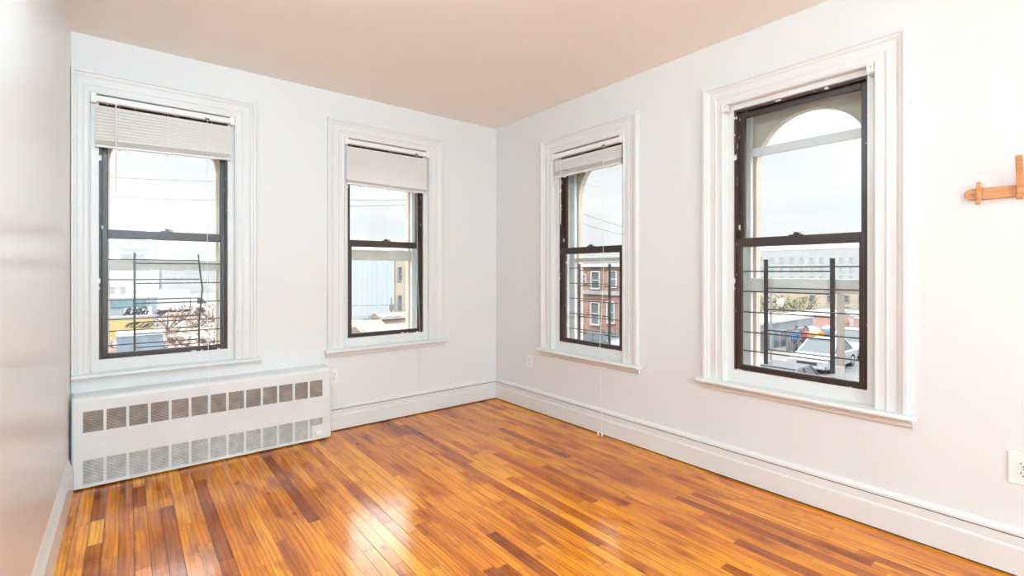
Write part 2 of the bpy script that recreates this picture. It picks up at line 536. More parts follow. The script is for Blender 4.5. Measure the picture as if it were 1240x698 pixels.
def window(name, wl, c, dz, left_w=0.140, apron_z=0.545, storm_rails=(), mid=(1.165, 1.25), label='', left_ext=0.555):
    if wl == 'back': e_ = empty(name, (c, 0, 0), 0)
    else: e_ = empty(name, (0, -c, 0), -math.pi / 2)
    tag(e_, label, 'window', kind='structure')
    zb, zt = Z0 + dz, Z1 + dz
    st = zb + 0.017                       # stool top
    # casing: mitred sweep up, over and down
    mb = MB(); bm = mb.bm
    rows = []
    for t, p in CAS:
        tl = t * left_w / 0.140
        rows.append([bm.verts.new(q) for q in ((-HW - tl, -p, st), (-HW - tl, -p, zt + t), (HW + t, -p, zt + t), (HW + t, -p, st))])
    for i in range(len(rows) - 1):
        for k in range(3):
            bm.faces.new([rows[i][k], rows[i][k + 1], rows[i + 1][k + 1], rows[i + 1][k]])
    mb.build('casing', M['trim'], e_)
    # stool with a rounded nose, and the apron under it
    lx = left_ext
    nose = [(0.03, st), (-0.055, st), (-0.064, st - 0.004), (-0.068, st - 0.012), (-0.066, st - 0.020), (-0.058, st - 0.026), (0.0, st - 0.027), (0.03, st - 0.027)]
    MB().prism(nose, 'x', -lx, 0.555).build('stool', M['stool'], e_)
    z_a = apron_z
    ap = MB()
    ap.prism([(0, st - 0.027), (-0.020, st - 0.027), (-0.020, z_a + 0.010), (-0.016, z_a + 0.002), (-0.010, z_a), (0, z_a)], 'x', -lx + 0.012 if lx > 0.5 else -lx, 0.543)
    ap.build('apron', M['trim'], e_)
    # white jamb and stops around the sashes
    j = MB()
    SW = 0.352
    j.box((-HW, 0.028, st), (-SW, 0.17, zt)); j.box((SW, 0.028, st), (HW, 0.17, zt))
    j.box((-SW, 0.028, zt - 0.030), (SW, 0.17, zt)); j.box((-SW, 0.032, st - 0.027), (SW, 0.17, 0.676 + dz))
    j.build('jamb', M['trim'], e_)
    # dark aluminium master frame
    z0, z1 = 0.676 + dz, zt - 0.030
    f = MB()
    for sg in (-1, 1):
        f.box((sg * SW, 0.046, z0), (sg * (SW - 0.012), 0.13, z1))
        f.box((sg * (SW - 0.012), 0.081, z0), (sg * (SW - 0.020), 0.087, z1))
    f.box((-SW + 0.012, 0.046, z0), (SW - 0.012, 0.13, z0 + 0.008)); f.box((-SW + 0.012, 0.052, z1 - 0.012), (SW - 0.012, 0.13, z1))
    f.build('frame', M['black_chip'], e_)
    zm = 1.445 + dz
    a = SW - 0.013

    def sash(nm, d0, d1, za, zb_, stile, top, bot):
        b = MB()
        b.box((-a, d0, za), (-a + stile, d1, zb_)); b.box((a - stile, d0, za), (a, d1, zb_))
        b.box((-a + stile, d0, zb_ - top), (a - stile, d1, zb_)); b.box((-a + stile, d0, za), (a - stile, d1, za + bot))
        o = b.build(nm, M['black'], e_, bevel=0.0025)
        dm = (d0 + d1) / 2
        MB().box((-a + stile - 0.004, dm - 0.0015, za + bot - 0.004), (a - stile + 0.004, dm + 0.0015, zb_ - top + 0.004)).build('glass_pane', M['glass'], o)
        return o
    sash('upper_sash', 0.088, 0.116, zm, z1 - 0.012, 0.030, 0.034, 0.040)
    lo = sash('lower_sash', 0.050, 0.080, z0 + 0.008, zm + 0.054, 0.030, 0.052, 0.026)
    k = MB()
    zz = zm + 0.054
    k.box((-0.035, 0.052, zz), (0.035, 0.078, zz + 0.006)); k.lathe([(0.013, 0), (0.013, 0.010), (0.009, 0.014)], (0, 0.066, zz + 0.006), n=16)
    k.box((-0.006, 0.038, zz + 0.008), (0.028, 0.062, zz + 0.014))
    k.build('sash_lock', M['nickel'], lo)
    # outer storm window
    s = MB()
    so, si = HW, 0.322
    s.box((-so, 0.205, st - 0.02), (-si, 0.240, zt)); s.box((si, 0.205, st - 0.02), (so, 0.240, zt))
    if name == 'window_4': s.box((-si, 0.208, 2.032 + dz), (si, 0.236, 2.084 + dz))
    s.box((-si, 0.208, st - 0.02), (si, 0.236, st + 0.05))
    s.build('storm_frame', M['storm_white'], e_, bevel=0.003)
    MB().box((-si, 0.208, mid[0]), (si, 0.236, mid[1])).build('storm_rail', M['storm'] if name in ('window_1', 'window_2') else M['storm_white'], e_, bevel=0.003)
    # board with an arched head behind it, filling the masonry arch
    ar = MB(); bm = ar.bm
    R, zc = 0.305, 1.960 + dz
    arc = [(-R, st - 0.02)] + [(R * -math.cos(math.pi * i / 24), zc + R * math.sin(math.pi * i / 24)) for i in range(25)] + [(R, st - 0.02)]
    outl = [(-HW, st - 0.02)] + [(-HW, zc)] + [(-HW + 2 * HW * i / 24, zt) if 0 < i < 24 else ((-HW, zt) if i == 0 else (HW, zt)) for i in range(25)][1:-1] + [(HW, zc)] + [(HW, st - 0.02)]
    for d in (0.242, 0.298):
        va = [bm.verts.new((p[0], d, p[1])) for p in arc]; vo = [bm.verts.new((p[0], d, p[1])) for p in outl]
        for i in range(len(arc) - 1):
            bm.faces.new([va[i], va[i + 1], vo[i + 1], vo[i]])
        if d < 0.25: keep = va
    for i in range(len(arc) - 1):
        bm.faces.new([keep[i], keep[i + 1], va[i + 1], va[i]])
    ar.build('arch_panel', M['arch'], e_)
    return e_


W = {}
W[1] = window('window_1', 'back', -2.735, DZ_BACK, left_w=0.088, apron_z=0.545, mid=(1.300, 1.372), left_ext=0.475, label='dark framed sash window over the radiator cover, with raised blind')
W[2] = window('window_2', 'back', -1.165, DZ_BACK, apron_z=0.598, mid=(1.392, 1.488), label='narrow looking dark sash window nearest the far corner on the wall with the radiator')
W[3] = window('window_3', 'right', 1.233, 0.0, apron_z=0.538, mid=(1.378, 1.412), label='dark sash window nearest the corner on the peg rack wall, brick house outside')
W[4] = window('window_4', 'right', 2.805, 0.0, apron_z=0.538, mid=(1.165, 1.248), label='large dark sash window without a blind, arched outside, nearest the peg rack')
# ------------------------------------------------------------------ blinds
def blind(win, label, head_z, stack, tilt=0.0, wand=None, cords=(), cord_drop=None):
    """local frame of the window; stack: (top z, bottom z)"""
    if win in (1, 2): o = empty('venetian_blind', (W[win].location.x, 0, head_z), 0)
    else: o = empty('venetian_blind', (0, W[win].location.y, head_z), -math.pi / 2)
    tag(o, label, 'blind', 'raised venetian blinds')
    hwid = 0.372
    h = MB()
    h.prism([(-0.012, 0.0), (-0.012, -0.032), (-0.009, -0.036), (0.024, -0.036), (0.024, 0.0), (0.021, 0.0), (0.021, -0.033), (-0.009, -0.033), (-0.009, 0.0)], 'x', -hwid, hwid)
    h.build('headrail', M['head'], o)
    for sg in (-1, 1):
        b = MB()
        b.box((sg * (hwid - 0.012), -0.017, -0.046), (sg * (HW - 0.001), 0.026, 0.012))
        b.build('end_bracket', M['head'], o, bevel=0.003)
    top, bot = stack[0] - head_z, stack[1] - head_z
    sl = MB()
    sw = hwid - 0.004
    z = -0.066
    zs = []
    while z > top + 0.006:
        zs.append((z, math.radians(68))); z -= 0.0185
    ang = math.atan2(tilt, sw)
    nstack = int((top - bot - 0.012) / 0.0042)
    for i in range(nstack):
        m = Matrix.Translation((0, 0.006, bot + 0.012 + (i + 0.5) * 0.0042)) @ Matrix.Rotation(-ang, 4, 'Y')
        sl.box((-sw, -0.0125 + 0.0016 * (i % 3), -0.0011), (sw, 0.0125, 0.0011), m)
    for z, an in zs:
        pts = []
        for t in range(5):
            q = (t / 4 - 0.5)
            y = q * 0.025; cz = 0.0025 * (1 - 4 * q * q)
            pts.append((y * math.cos(an) - cz * math.sin(an) + 0.006, y * math.sin(an) + cz * math.cos(an)))
        for t in range(4):
            (ya, za), (yb, zb) = pts[t], pts[t + 1]
            k = tilt if z < top + 0.02 else tilt * (z + 0.066) / (top + 0.066 - 1e-6)
            sl.quad([(-sw, ya, z + za - k), (sw, ya, z + za + k), (sw, yb, z + zb + k), (-sw, yb, z + zb - k)])
    sl.build('slats', M['slat'], o, smooth=False)
    bt = MB()
    m = Matrix.Translation((0, 0.006, bot + 0.006)) @ Matrix.Rotation(-math.atan2(tilt, sw), 4, 'Y')
    bt.box((-sw, -0.014, -0.006), (sw, 0.014, 0.006), m)
    bt.build('bottom_rail', M['head'], o, bevel=0.003)
    for s in (-0.25, 0.0, 0.25):
        ld = MB()
        ld.tube([(s, -0.010, -0.036), (s, -0.0125, top), (s, -0.0125, bot)], 0.0011, 5)
        ld.box((s - 0.006, -0.0135, bot - 0.008 + tilt * s / sw), (s + 0.006, 0.022, bot + tilt * s / sw))
        ld.build('ladder_cord', M['cord'], o)
    if wand:
        s, zb = wand
        wd = MB()
        wd.tube([(s, -0.020, -0.038), (s, -0.022, zb - head_z)], 0.0042, 6)
        wd.build('tilt_wand', M['wand'], o)
        MB().box((s - 0.007, -0.026, -0.040), (s + 0.007, -0.012, -0.018)).build('wand_hook', M['head'], o)
    lk = MB()
    s = cords[0] if cords else 0.22
    lk.box((s - 0.013, -0.016, -0.040), (s + 0.013, -0.0115, -0.028)); lk.build('cord_lock', M['nickel'], o)
    if cord_drop:
        cd = MB()
        for pts, tas in cord_drop:
            pts = [Vector((p[0], p[1], p[2] - head_z)) for p in pts]
            cd.tube(pts, 0.0016, 5)
            for q in (tas if isinstance(tas, (list, tuple)) else ()):
                q = Vector((q[0], q[1], q[2] - head_z))
                ts = MB(); ts.lathe([(0.003, 0.016), (0.007, 0.008), (0.008, -0.016), (0.004, -0.020)], q, n=10)
                ts.build('tassel', M['cord'], o)
        cd.build('pull_cord', M['cord'], o)
    return o


blind(1, 'white raised venetian blind with a long tilt wand, hanging over the radiator cover', 2.386, (2.128, 2.078), tilt=0.010,
      wand=(-0.268, 1.800), cords=(0.222,),
      cord_drop=[([(0.222, -0.016, 2.35), (0.222, -0.020, 1.2), (0.222, -0.07, 0.70), (0.222, -0.112, 0.585), (0.223, -0.165, 0.50), (0.224, -0.162, 0.155)], [(0.2225, -0.019, 0.925)])])
blind(2, 'white raised venetian blind nearest the corner on the radiator wall, without a wand', 2.386, (2.050, 2.012), tilt=-0.004,
      cords=(0.262,), cord_drop=[([(0.262, -0.016, 2.35), (0.264, -0.020, 1.3), (0.266, -0.072, 0.66), (0.266, -0.055, 0.5), (0.266, -0.05, 0.13)], [])])
blind(3, 'white raised venetian blind on the peg rack wall, its cord reaching the floor', 2.322, (2.168, 2.116), tilt=0.0,
      wand=(-0.272, 1.700), cords=(0.20,),
      cord_drop=[([(0.200, -0.016, 2.29), (0.205, -0.020, 1.2), (0.212, -0.074, 0.61), (0.214, -0.06, 0.4), (0.216, -0.045, 0.012)], [(0.219, -0.05, 0.021), (0.185, -0.055, 0.021)])])
for sg, lb in ((-1, 'small white blind bracket atop the blindless window, at its end toward the room corner'),
               (1, 'small white blind bracket atop the blindless window, at its end toward the peg rack')):
    b = MB()
    s = sg * (HW - 0.012)
    b.box((s - 0.012, -0.030, -0.022), (s - 0.010, 0.020, 0.022)); b.box((s + 0.010, -0.030, -0.022), (s + 0.012, 0.020, 0.022))
    b.box((s - 0.012, -0.030, -0.024), (s + 0.012, 0.020, -0.020)); b.box((s - 0.012, -0.030, 0.020), (s + 0.012, 0.020, 0.024)); b.box((s - 0.012, 0.016, -0.022), (s + 0.012, 0.020, 0.022))
    b.box((s - 0.013, -0.033, -0.018), (s + 0.013, -0.030, 0.020))
    o = b.build('blind_bracket', M['head'], None, (0, -2.805, 2.311), (0, 0, -math.pi / 2))
    tag(o, lb, 'bracket', 'empty blind brackets')
    k = MB(); k.lathe([(0.003, 0), (0.003, 0.002)], (s + 0.004, -0.033, 0.008), (0, -1, 0), n=8); k.build('screw', M['slot'], o)


# ------------------------------------------------------------------ window guards
def guard(win, label, posts, zp, bars, off, pw, bend=0.0):
    if win in (1, 2): o = empty('window_guard', (W[win].location.x, 0.165, zp[0]), 0)
    else: o = empty('window_guard', (0.165, W[win].location.y, zp[0]), -math.pi / 2)
    tag(o, label, 'window guard', 'folding window guards')
    b = -zp[0]
    for i, s in enumerate(posts):
        m = MB()
        y = -0.010 if i == 0 else 0.006
        h = zp[1] - zp[0]
        if bend and i == 1:
            m.tube([(s, y, 0), (s + 0.002, y, h * 0.3), (s + bend, y, h * 0.62), (s + bend * .4, y, h * 0.78), (s - 0.004, y, h)], pw * 0.42, 8)
        else:
            m.box((s - pw / 2, y - 0.005, 0), (s + pw / 2, y + 0.005, h))
        m.build('post', M['iron'], o)
    for z in bars:
        MB().tube([(-HW + 0.001, 0.006, z + b), (posts[1] + 0.004, 0.006, z + b)], 0.0042, 6).build('bar', M['iron'], o)
        MB().tube([(posts[0] - 0.004, -0.010, z + b + off), (HW - 0.001, -0.010, z + b + off)], 0.0042, 6).build('bar', M['iron'], o)
    return o


guard(1, 'thin black window guard with one bent post, outside the window over the radiator cover', (-0.174, 0.191), (0.758, 1.417), (1.373, 1.237, 1.102, 0.975, 0.897, 0.805), -0.026, 0.013, bend=0.022)
guard(3, 'black window guard outside the window nearest the corner on the peg rack wall', (-0.216, 0.109), (0.665, 1.357), (1.323, 1.188, 1.055, 0.918, 0.783), -0.020, 0.020)
guard(4, 'black window guard with two flat posts, outside the blindless window', (-0.206, 0.150), (0.715, 1.366), (1.292, 1.163, 1.031, 0.902, 0.782), 0.026, 0.023)


# ------------------------------------------------------------------ radiator cover
def radiator():
    x0, x1, yf, zb, zt = -3.203, -1.708, -0.150, 0.010, 0.548
    o = empty('radiator_cover', ((x0 + x1) / 2, -0.075, 0))
    tag(o, 'long white metal radiator cover with two rows of grilles under the window', 'radiator')
    ox, oy = o.location.x, o.location.y
    L = lambda x, y, z: (x - ox, y - oy, z)
    gx = [-3.152 + 0.1070 * i for i in range(13)]
    gw = 0.0925
    rows = [(0.335, 0.460), (0.028, 0.172)]
    # front sheet with openings
    ss = sorted({x0 + 0.012, x1 - 0.012, *gx, *[g + gw for g in gx]}); zs = [zb, rows[1][0], rows[1][1], rows[0][0], rows[0][1], zt - 0.030]
    mb = MB()
    hole = lambda i, j: any(abs(ss[i] - g) < 1e-6 for g in gx) and j in (1, 3)
    for i in range(len(ss) - 1):
        for j in range(len(zs) - 1):
            a, b, c, d = ss[i], ss[i + 1], zs[j], zs[j + 1]
            if not hole(i, j):
                mb.quad([L(a, yf, c), L(b, yf, c), L(b, yf, d), L(a, yf, d)])
            else:
                t = 0.004
                mb.quad([L(a, yf, c), L(a, yf + t, c), L(a, yf + t, d), L(a, yf, d)]); mb.quad([L(b, yf, c), L(b, yf + t, c), L(b, yf + t, d), L(b, yf, d)])
                mb.quad([L(a, yf, c), L(b, yf, c), L(b, yf + t, c), L(a, yf + t, c)]); mb.quad([L(a, yf, d), L(b, yf, d), L(b, yf + t, d), L(a, yf + t, d)])
    # rolled top edge, top, and the two ends with rounded corners
    xa, xb = x0 + 0.012, x1 - 0.012
    prof = [(yf + 0.030 - 0.030 * math.cos(t * math.pi / 16), zt - 0.030 + 0.030 * math.sin(t * math.pi / 16)) for t in range(9)] + [(-0.001, zt + 0.004)]
    for i in range(len(prof) - 1):
        (ya, za), (yb, zb2) = prof[i], prof[i + 1]
        mb.quad([L(xa, ya, za), L(xb, ya, za), L(xb, yb, zb2), L(xa, yb, zb2)])
    full = [(yf, zb), (yf, zt - 0.030)] + prof[1:] + [(-0.001, zb)]
    for xe, xi in ((x0, xa), (x1, xb)):
        n = len(full)
        steps = 4
        for k in range(steps):
            a0, a1 = k / steps * math.pi / 2, (k + 1) / steps * math.pi / 2
            for i in range(n - 1):
                def q(p, a):
                    y, z = p
                    ins = 0.012 * (1 - math.cos(a))
                    yy = y + ins if y < -0.02 else y
                    zz = z - ins * (1 if z > 0.5 else 0)
                    return L(xi + (xe - xi) * math.sin(a), yy, zz)
                mb.quad([q(full[i], a0), q(full[i + 1], a0), q(full[i + 1], a1), q(full[i], a1)])
        ins = 0.012
        pts = [L(xe, y + ins if y < -0.02 else y, z - ins * (1 if z > 0.5 else 0)) for y, z in full]
        mb.quad(pts)
    mb.build('cabinet', M['cover'], o, merge=True)
    MB().box(L(x0 + 0.02, -0.118, 0.012), L(x1 - 0.02, -0.010, zt - 0.05)).build('fin_core', M['fin'], o)
    # a lip along the bottom
    MB().box(L(xa, yf - 0.004, zb), L(xb, yf, zb + 0.012)).build('bottom_lip', M['cover'], o, bevel=0.0015)
    for r, (za, zb2) in enumerate(rows):
        nb = 13 if r == 0 else 15
        for g in gx:
            gm = MB()
            pitch = (zb2 - za) / nb
            for k in range(nb):
                z = za + pitch * (k + 0.5)
                m = 8
                prev = None
                for i in range(m + 1):
                    x = g + gw * i / m
                    wv = 0.0010 * math.sin(i * math.pi * 0.75 + k * math.pi)
                    hh = pitch * (0.30 if r == 0 else 0.36)
                    # each louvre leans: top edge behind the bottom edge
                    p = (L(x, yf + 0.0005, z - hh + wv), L(x, yf + 0.007, z + hh + wv))
                    if prev: gm.quad([prev[0], p[0], p[1], prev[1]])
                    prev = p
            gm.build('grille', M['grille_shaded'] if r == 0 else M['grille'], o)
    MB().box(L(-1.853, yf - 0.0025, 0.020), L(-1.772, yf + 0.002, 0.118)).build('knob_plate', M['cover'], o, bevel=0.0015)
    k = MB(); k.lathe([(0.026, 0), (0.026, 0.004), (0.023, 0.006), (0.021, 0.022), (0.018, 0.026)], L(-1.812, yf - 0.002, 0.068), (0, -1, 0), 28)
    k.build('control_knob', M['head'], o)


radiator()


# ------------------------------------------------------------------ outlets, peg rack, nail hole
def outlet(wl, s, z, label, wd=0.072, ht=0.116):
    o = empty('wall_outlet', (s, 0, z) if wl == 'back' else (0, -s, z), RZ[wl])
    tag(o, label, 'outlet')
    MB().box((-wd / 2, -0.006, -ht / 2), (wd / 2, 0, ht / 2)).build('cover_plate', M['plate'], o, bevel=0.003)
    for sg in (-1, 1):
        zc = sg * 0.0195
        r = MB()
        poly = [(0.0165 * math.cos(t), zc + max(-0.0135, min(0.0135, 0.0165 * math.sin(t)))) for t in [i * math.pi / 12 for i in range(24)]]
        r.prism(poly, 'y', -0.0085, -0.005)
        ro = r.build('receptacle', M['plate'], o)
        s_ = MB()
        s_.box((-0.0085, -0.0092, zc - 0.001), (-0.0058, -0.0082, zc + 0.0085)); s_.box((0.0058, -0.0092, zc - 0.001), (0.0085, -0.0082, zc + 0.0085))
        s_.lathe([(0.003, 0), (0.003, 0.001)], (0, -0.0082, zc - 0.0075), (0, -1, 0), 10)
        s_.build('slot', M['slot'], ro)
    k = MB(); k.lathe([(0.0028, 0), (0.0028, 0.0012)], (0, -0.006, 0), (0, -1, 0), 10); k.build('screw', M['nickel'], o)


outlet('back', -1.640, 0.442, 'small white wall outlet beside the end of the radiator cover')
outlet('right', 0.535, 0.448, 'white wall outlet under the window nearest the corner, on the peg rack wall', wd=0.082)
outlet('right', 3.712, 0.457, 'large white wall outlet below the peg rack, cut by the frame edge', wd=0.094, ht=0.136)


def peg_rack():
    o = empty('peg_rack', (0, -3.700, 1.632), -math.pi / 2)
    tag(o, 'honey-coloured wooden peg rack screwed to the white wall', 'coat rack')
    hl, hh = 0.170, 0.0255
    poly = []
    for i in range(13):
        t = math.pi / 2 + math.pi * i / 12
        poly.append((-hl + hh + hh * math.cos(t), hh * math.sin(t)))
    for i in range(13):
        t = -math.pi / 2 + math.pi * i / 12
        poly.append((hl - hh + hh * math.cos(t), hh * math.sin(t)))
    MB().prism(poly, 'y', -0.014, 0.0).build('back_board', M['peg'], o, bevel=0.002)
    for s in (-hl + 0.026, hl - 0.026):
        sc = MB(); sc.lathe([(0.0035, 0), (0.0035, 0.001)], (s, -0.014, 0), (0, -1, 0), 10)
        sc.build('screw', M['nickel'], o)

    def peg(s, w, pts, th):
        # bent strip of wood: pts = centre line in (out, up)
        mb = MB(); bm = mb.bm
        n = len(pts); rings = []
        for i, (p, z) in enumerate(pts):
            a = Vector(pts[max(i - 1, 0)]); b = Vector(pts[min(i + 1, n - 1)])
            t = (b - a).normalized(); nn = Vector((-t.y, t.x)) * th / 2
            rings.append([bm.verts.new((s + dx, -(p + q * nn.x), z + q * nn.y)) for dx, q in ((-w / 2, -1), (w / 2, -1), (w / 2, 1), (-w / 2, 1))])
        for i in range(n - 1):
            for k in range(4):
                bm.faces.new([rings[i][k], rings[i][(k + 1) % 4], rings[i + 1][(k + 1) % 4], rings[i + 1][k]])
        bm.faces.new(rings[0][::-1]); bm.faces.new(rings[-1])
        mb.build('peg', M['peg'], o, bevel=0.003)
    small = [(0.024, 0.052), (0.021, 0.03), (0.018, 0.010), (0.020, -0.010), (0.026, -0.026), (0.036, -0.040), (0.044, -0.046)]
    peg(-0.122, 0.017, small, 0.012); peg(0.122, 0.017, small, 0.012)
    big = [(0.070, 0.138), (0.060, 0.122), (0.044, 0.09), (0.030, 0.05), (0.021, 0.012), (0.022, -0.012), (0.034, -0.030), (0.050, -0.036)]
    peg(0.004, 0.022, big, 0.014)


peg_rack()
k = MB(); k.lathe([(0.009, 0), (0.009, 0.004), (0.006, 0.007)], (0, 0, 0), (-1, 0, 0), 14)
pz = on_x(1103, 123, 0)
tag(k.build('wall_anchor', M['trim'], None, (0, pz.y, pz.z)), 'tiny white plug in the wall beside the upper corner of the blindless window', 'plug')


def add_hanging_fill(p, label):  # added fixture for the unseen hanging fill light
    o = empty('hanging_fill_lamp', (p[0], p[1], ROOM_H))
    tag(o, label, 'lamp')
    MB().lathe([(0.06, 0.0), (0.06, -0.02), (0.02, -0.04)], (0, 0, 0), n=24).build('ceiling_rose', M['head'], o)
    MB().tube([(0, 0, -0.03), (0, 0, p[2] - ROOM_H + 0.20)], 0.006, 8).build('cord', M['head'], o)
    MB().lathe([(0.02, 0.03), (0.05, 0.0), (0.05, -0.02)], (0, 0, p[2] - ROOM_H + 0.17), n=24).build('socket', M['head'], o)


def add_standing_fill(p, label):  # added stand for an unseen fill light
    o = empty('standing_fill_lamp', (p[0], p[1], 0))
    tag(o, label, 'lamp')
    MB().lathe([(0.14, 0.0), (0.14, 0.015), (0.03, 0.03)], (0, 0, 0), n=28).build('base', M['nickel'], o)
    MB().tube([(0, 0, 0.02), (0, 0, p[2] - 0.22)], 0.011, 10).build('pole', M['nickel'], o)
    MB().lathe([(0.015, -0.04), (0.03, 0.0), (0.03, 0.03)], (0, 0, p[2] - 0.22), n=20).build('socket', M['nickel'], o)


add_hanging_fill(HANGING_FILL, 'added bare hanging fill lamp, out of view')
add_standing_fill(STANDING_FILL[0], 'added fill lamp on a slim stand, unseen behind the viewer beside the glossy wall')
add_standing_fill(STANDING_FILL[1], 'added fill lamp on a slim stand, unseen by the closing wall')

# ------------------------------------------------------------------ outside: the street below
GZ = -3.70               # street level, one storey down
E = {}
EXT = 0.54            # darkens all outdoor colours to offset the very bright sky


def omat(name, col, *a, **k):
    if k.get('col2'): k['col2'] = tuple(c * EXT for c in k['col2'])
    return mat(name, tuple(c * EXT for c in col), *a, **k)


E['asphalt'] = omat('asphalt', (0.235, 0.235, 0.24), 0.9, var=0.25, vscale=0.6)
E['walk'] = omat('concrete_pavement', (0.36, 0.34, 0.32), 0.9, var=0.2, vscale=0.8)
E['lot'] = omat('dusty_lot', (0.50, 0.44, 0.39), 0.95, var=0.45, vscale=0.5, col2=(0.30, 0.23, 0.19))
E['scrap'] = omat('mixed_scrap', (0.62, 0.58, 0.55), 0.95, vscale=0.8, col2=(0.26, 0.19, 0.15), thr=(0.42, 0.58))
E['hazepane'] = omat('pale_hazy_pane', (0.46, 0.50, 0.53), 0.3)  # paler pane: distance haze put into its colour
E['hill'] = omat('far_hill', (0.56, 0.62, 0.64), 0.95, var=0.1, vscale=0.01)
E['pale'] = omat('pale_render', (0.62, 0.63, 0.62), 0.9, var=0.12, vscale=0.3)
E['white'] = omat('white_metal_cladding', (0.66, 0.69, 0.70), 0.7, var=0.08, vscale=0.4)
E['tan'] = omat('tan_brick', (0.66, 0.55, 0.43), 0.9, var=0.15, vscale=0.6)
E['cream'] = omat('cream_brick', (0.62, 0.55, 0.45), 0.9, var=0.15, vscale=0.5)
E['red'] = omat('red_brick', (0.52, 0.30, 0.23), 0.9, var=0.3, vscale=1.2)
E['stone'] = omat('grey_stone_trim', (0.52, 0.50, 0.48), 0.85, var=0.15, vscale=2)
E['trimw'] = omat('painted_trim_outside', (0.72, 0.72, 0.70), 0.6)
E['pane'] = omat('dark_window_pane', (0.22, 0.24, 0.26), 0.15, var=0.2, vscale=1.5)
E['bluewall'] = omat('blue_grey_wall', (0.42, 0.50, 0.56), 0.8, var=0.3, vscale=0.6)
E['teal'] = omat('teal_signboard', (0.17, 0.31, 0.38), 0.6, var=0.2, vscale=2)
E['yellow'] = omat('yellow_wall', (0.70, 0.55, 0.22), 0.8, var=0.2, vscale=0.8)
E['blue'] = omat('faded_blue_paint', (0.30, 0.42, 0.52), 0.6, var=0.25, vscale=1.5)
E['paleblue'] = omat('pale_blue_lid', (0.60, 0.70, 0.75), 0.5)
E['graf'] = omat('black_spray_paint', (0.05, 0.06, 0.08), 0.7)
E['rust'] = omat('rust_red_roof', (0.46, 0.33, 0.26), 0.9, var=0.4, vscale=0.7)
E['shop'] = omat('shop_grey_metal', (0.30, 0.33, 0.36), 0.6, var=0.3, vscale=0.9)
E['shopglass'] = omat('shop_glass', (0.20, 0.24, 0.27), 0.1, var=0.3, vscale=0.8)
E['mural'] = omat('red_painted_wall', (0.62, 0.27, 0.21), 0.8, var=0.25, vscale=0.5, col2=(0.66, 0.45, 0.40))
E['bark'] = omat('bark', (0.24, 0.17, 0.13), 0.9)
E['leaf'] = omat('yellow_green_leaves', (0.36, 0.36, 0.16), 0.8, var=0.35, vscale=1.5)
E['twig'] = omat('brown_twigs', (0.40, 0.29, 0.23), 0.9, var=0.35, vscale=1.5)
E['pole'] = omat('weathered_wood_pole', (0.40, 0.34, 0.29), 0.9, var=0.25, vscale=2, stretch=(3, 3, .3))
E['cable'] = omat('grey_cable', (0.30, 0.30, 0.31), 0.8)
E['silver'] = omat('silver_car_paint', (0.50, 0.54, 0.57), 0.25, metal=0.25)
E['whitecar'] = omat('white_car_paint', (0.75, 0.76, 0.76), 0.25)
E['darkcar'] = omat('dark_car_paint', (0.10, 0.11, 0.125), 0.2)
E['tyre'] = omat('tyre_rubber', (0.04, 0.04, 0.042), 0.8)
E['carglass'] = omat('car_glass', (0.10, 0.13, 0.15), 0.08)
E['light'] = omat('headlamp_lens', (0.75, 0.75, 0.72), 0.2)
E['orange'] = omat('orange_plastic', (0.75, 0.36, 0.10), 0.6)
E['skin'] = omat('skin', (0.45, 0.27, 0.19), 0.6)
E['jeans'] = omat('dark_trousers', (0.08, 0.09, 0.12), 0.8)
E['jblue'] = omat('blue_jacket', (0.10, 0.22, 0.40), 0.8)
E['jred'] = omat('red_jacket', (0.55, 0.12, 0.11), 0.8)
E['hair'] = omat('dark_hair', (0.04, 0.03, 0.025), 0.8)
E['hedge'] = omat('dark_shrub_leaves', (0.15, 0.16, 0.13), 0.9, var=0.4, vscale=3)
E['sky_lamp'] = omat('white_lamp_glass', (0.85, 0.85, 0.83), 0.2)

def ground(name, label, cat, a, b, z0, m):
    return tag(MB().box((a[0], a[1], z0 - 0.4), (b[0], b[1], z0)).build(name, m), label, cat, kind='structure')

ground('street', 'grey asphalt street seen from above through the windows', 'street', (-120, -40), (400, 400), GZ, E['asphalt'])
ground('pavement', 'pale concrete pavement in front of the grey shop', 'pavement', (22.3, 6.95), (60, 12.0), GZ + 0.14, E['walk'])
tag(MB().box((-14, 37, GZ - 0.1), (16, 78, GZ + 0.06)).build('dirt_lot', E['lot']), 'dusty brown lot beyond the yellow wall', 'lot', kind='structure')

# far ridge
rg = random.Random(3)
mb = MB(); bm = mb.bm
N = 60
ra, rb_, rc = [], [], []
for i in range(N + 1):
    a = math.radians(-25 + 130 * i / N)
    d = 560
    hgt = 13 + 12 * math.sin(i * 0.31 + 1.0) + 6 * math.sin(i * 0.83) + rg.uniform(-1, 1)
    hgt = max(hgt, 5) + 10
    dx, dy = math.sin(a), math.cos(a)
    ra.append(bm.verts.new((dx * d * 0.8, dy * d * 0.8, GZ))); rb_.append(bm.verts.new((dx * d, dy * d, hgt))); rc.append(bm.verts.new((dx * d * 1.2, dy * d * 1.2, GZ)))
for i in range(N):
    bm.faces.new([ra[i], ra[i + 1], rb_[i + 1], rb_[i]]); bm.faces.new([rb_[i], rb_[i + 1], rc[i + 1], rc[i]])
tag(mb.build('hills', E['hill'], smooth=True), 'low pale hazy ridge on the horizon', 'hill', kind='structure')


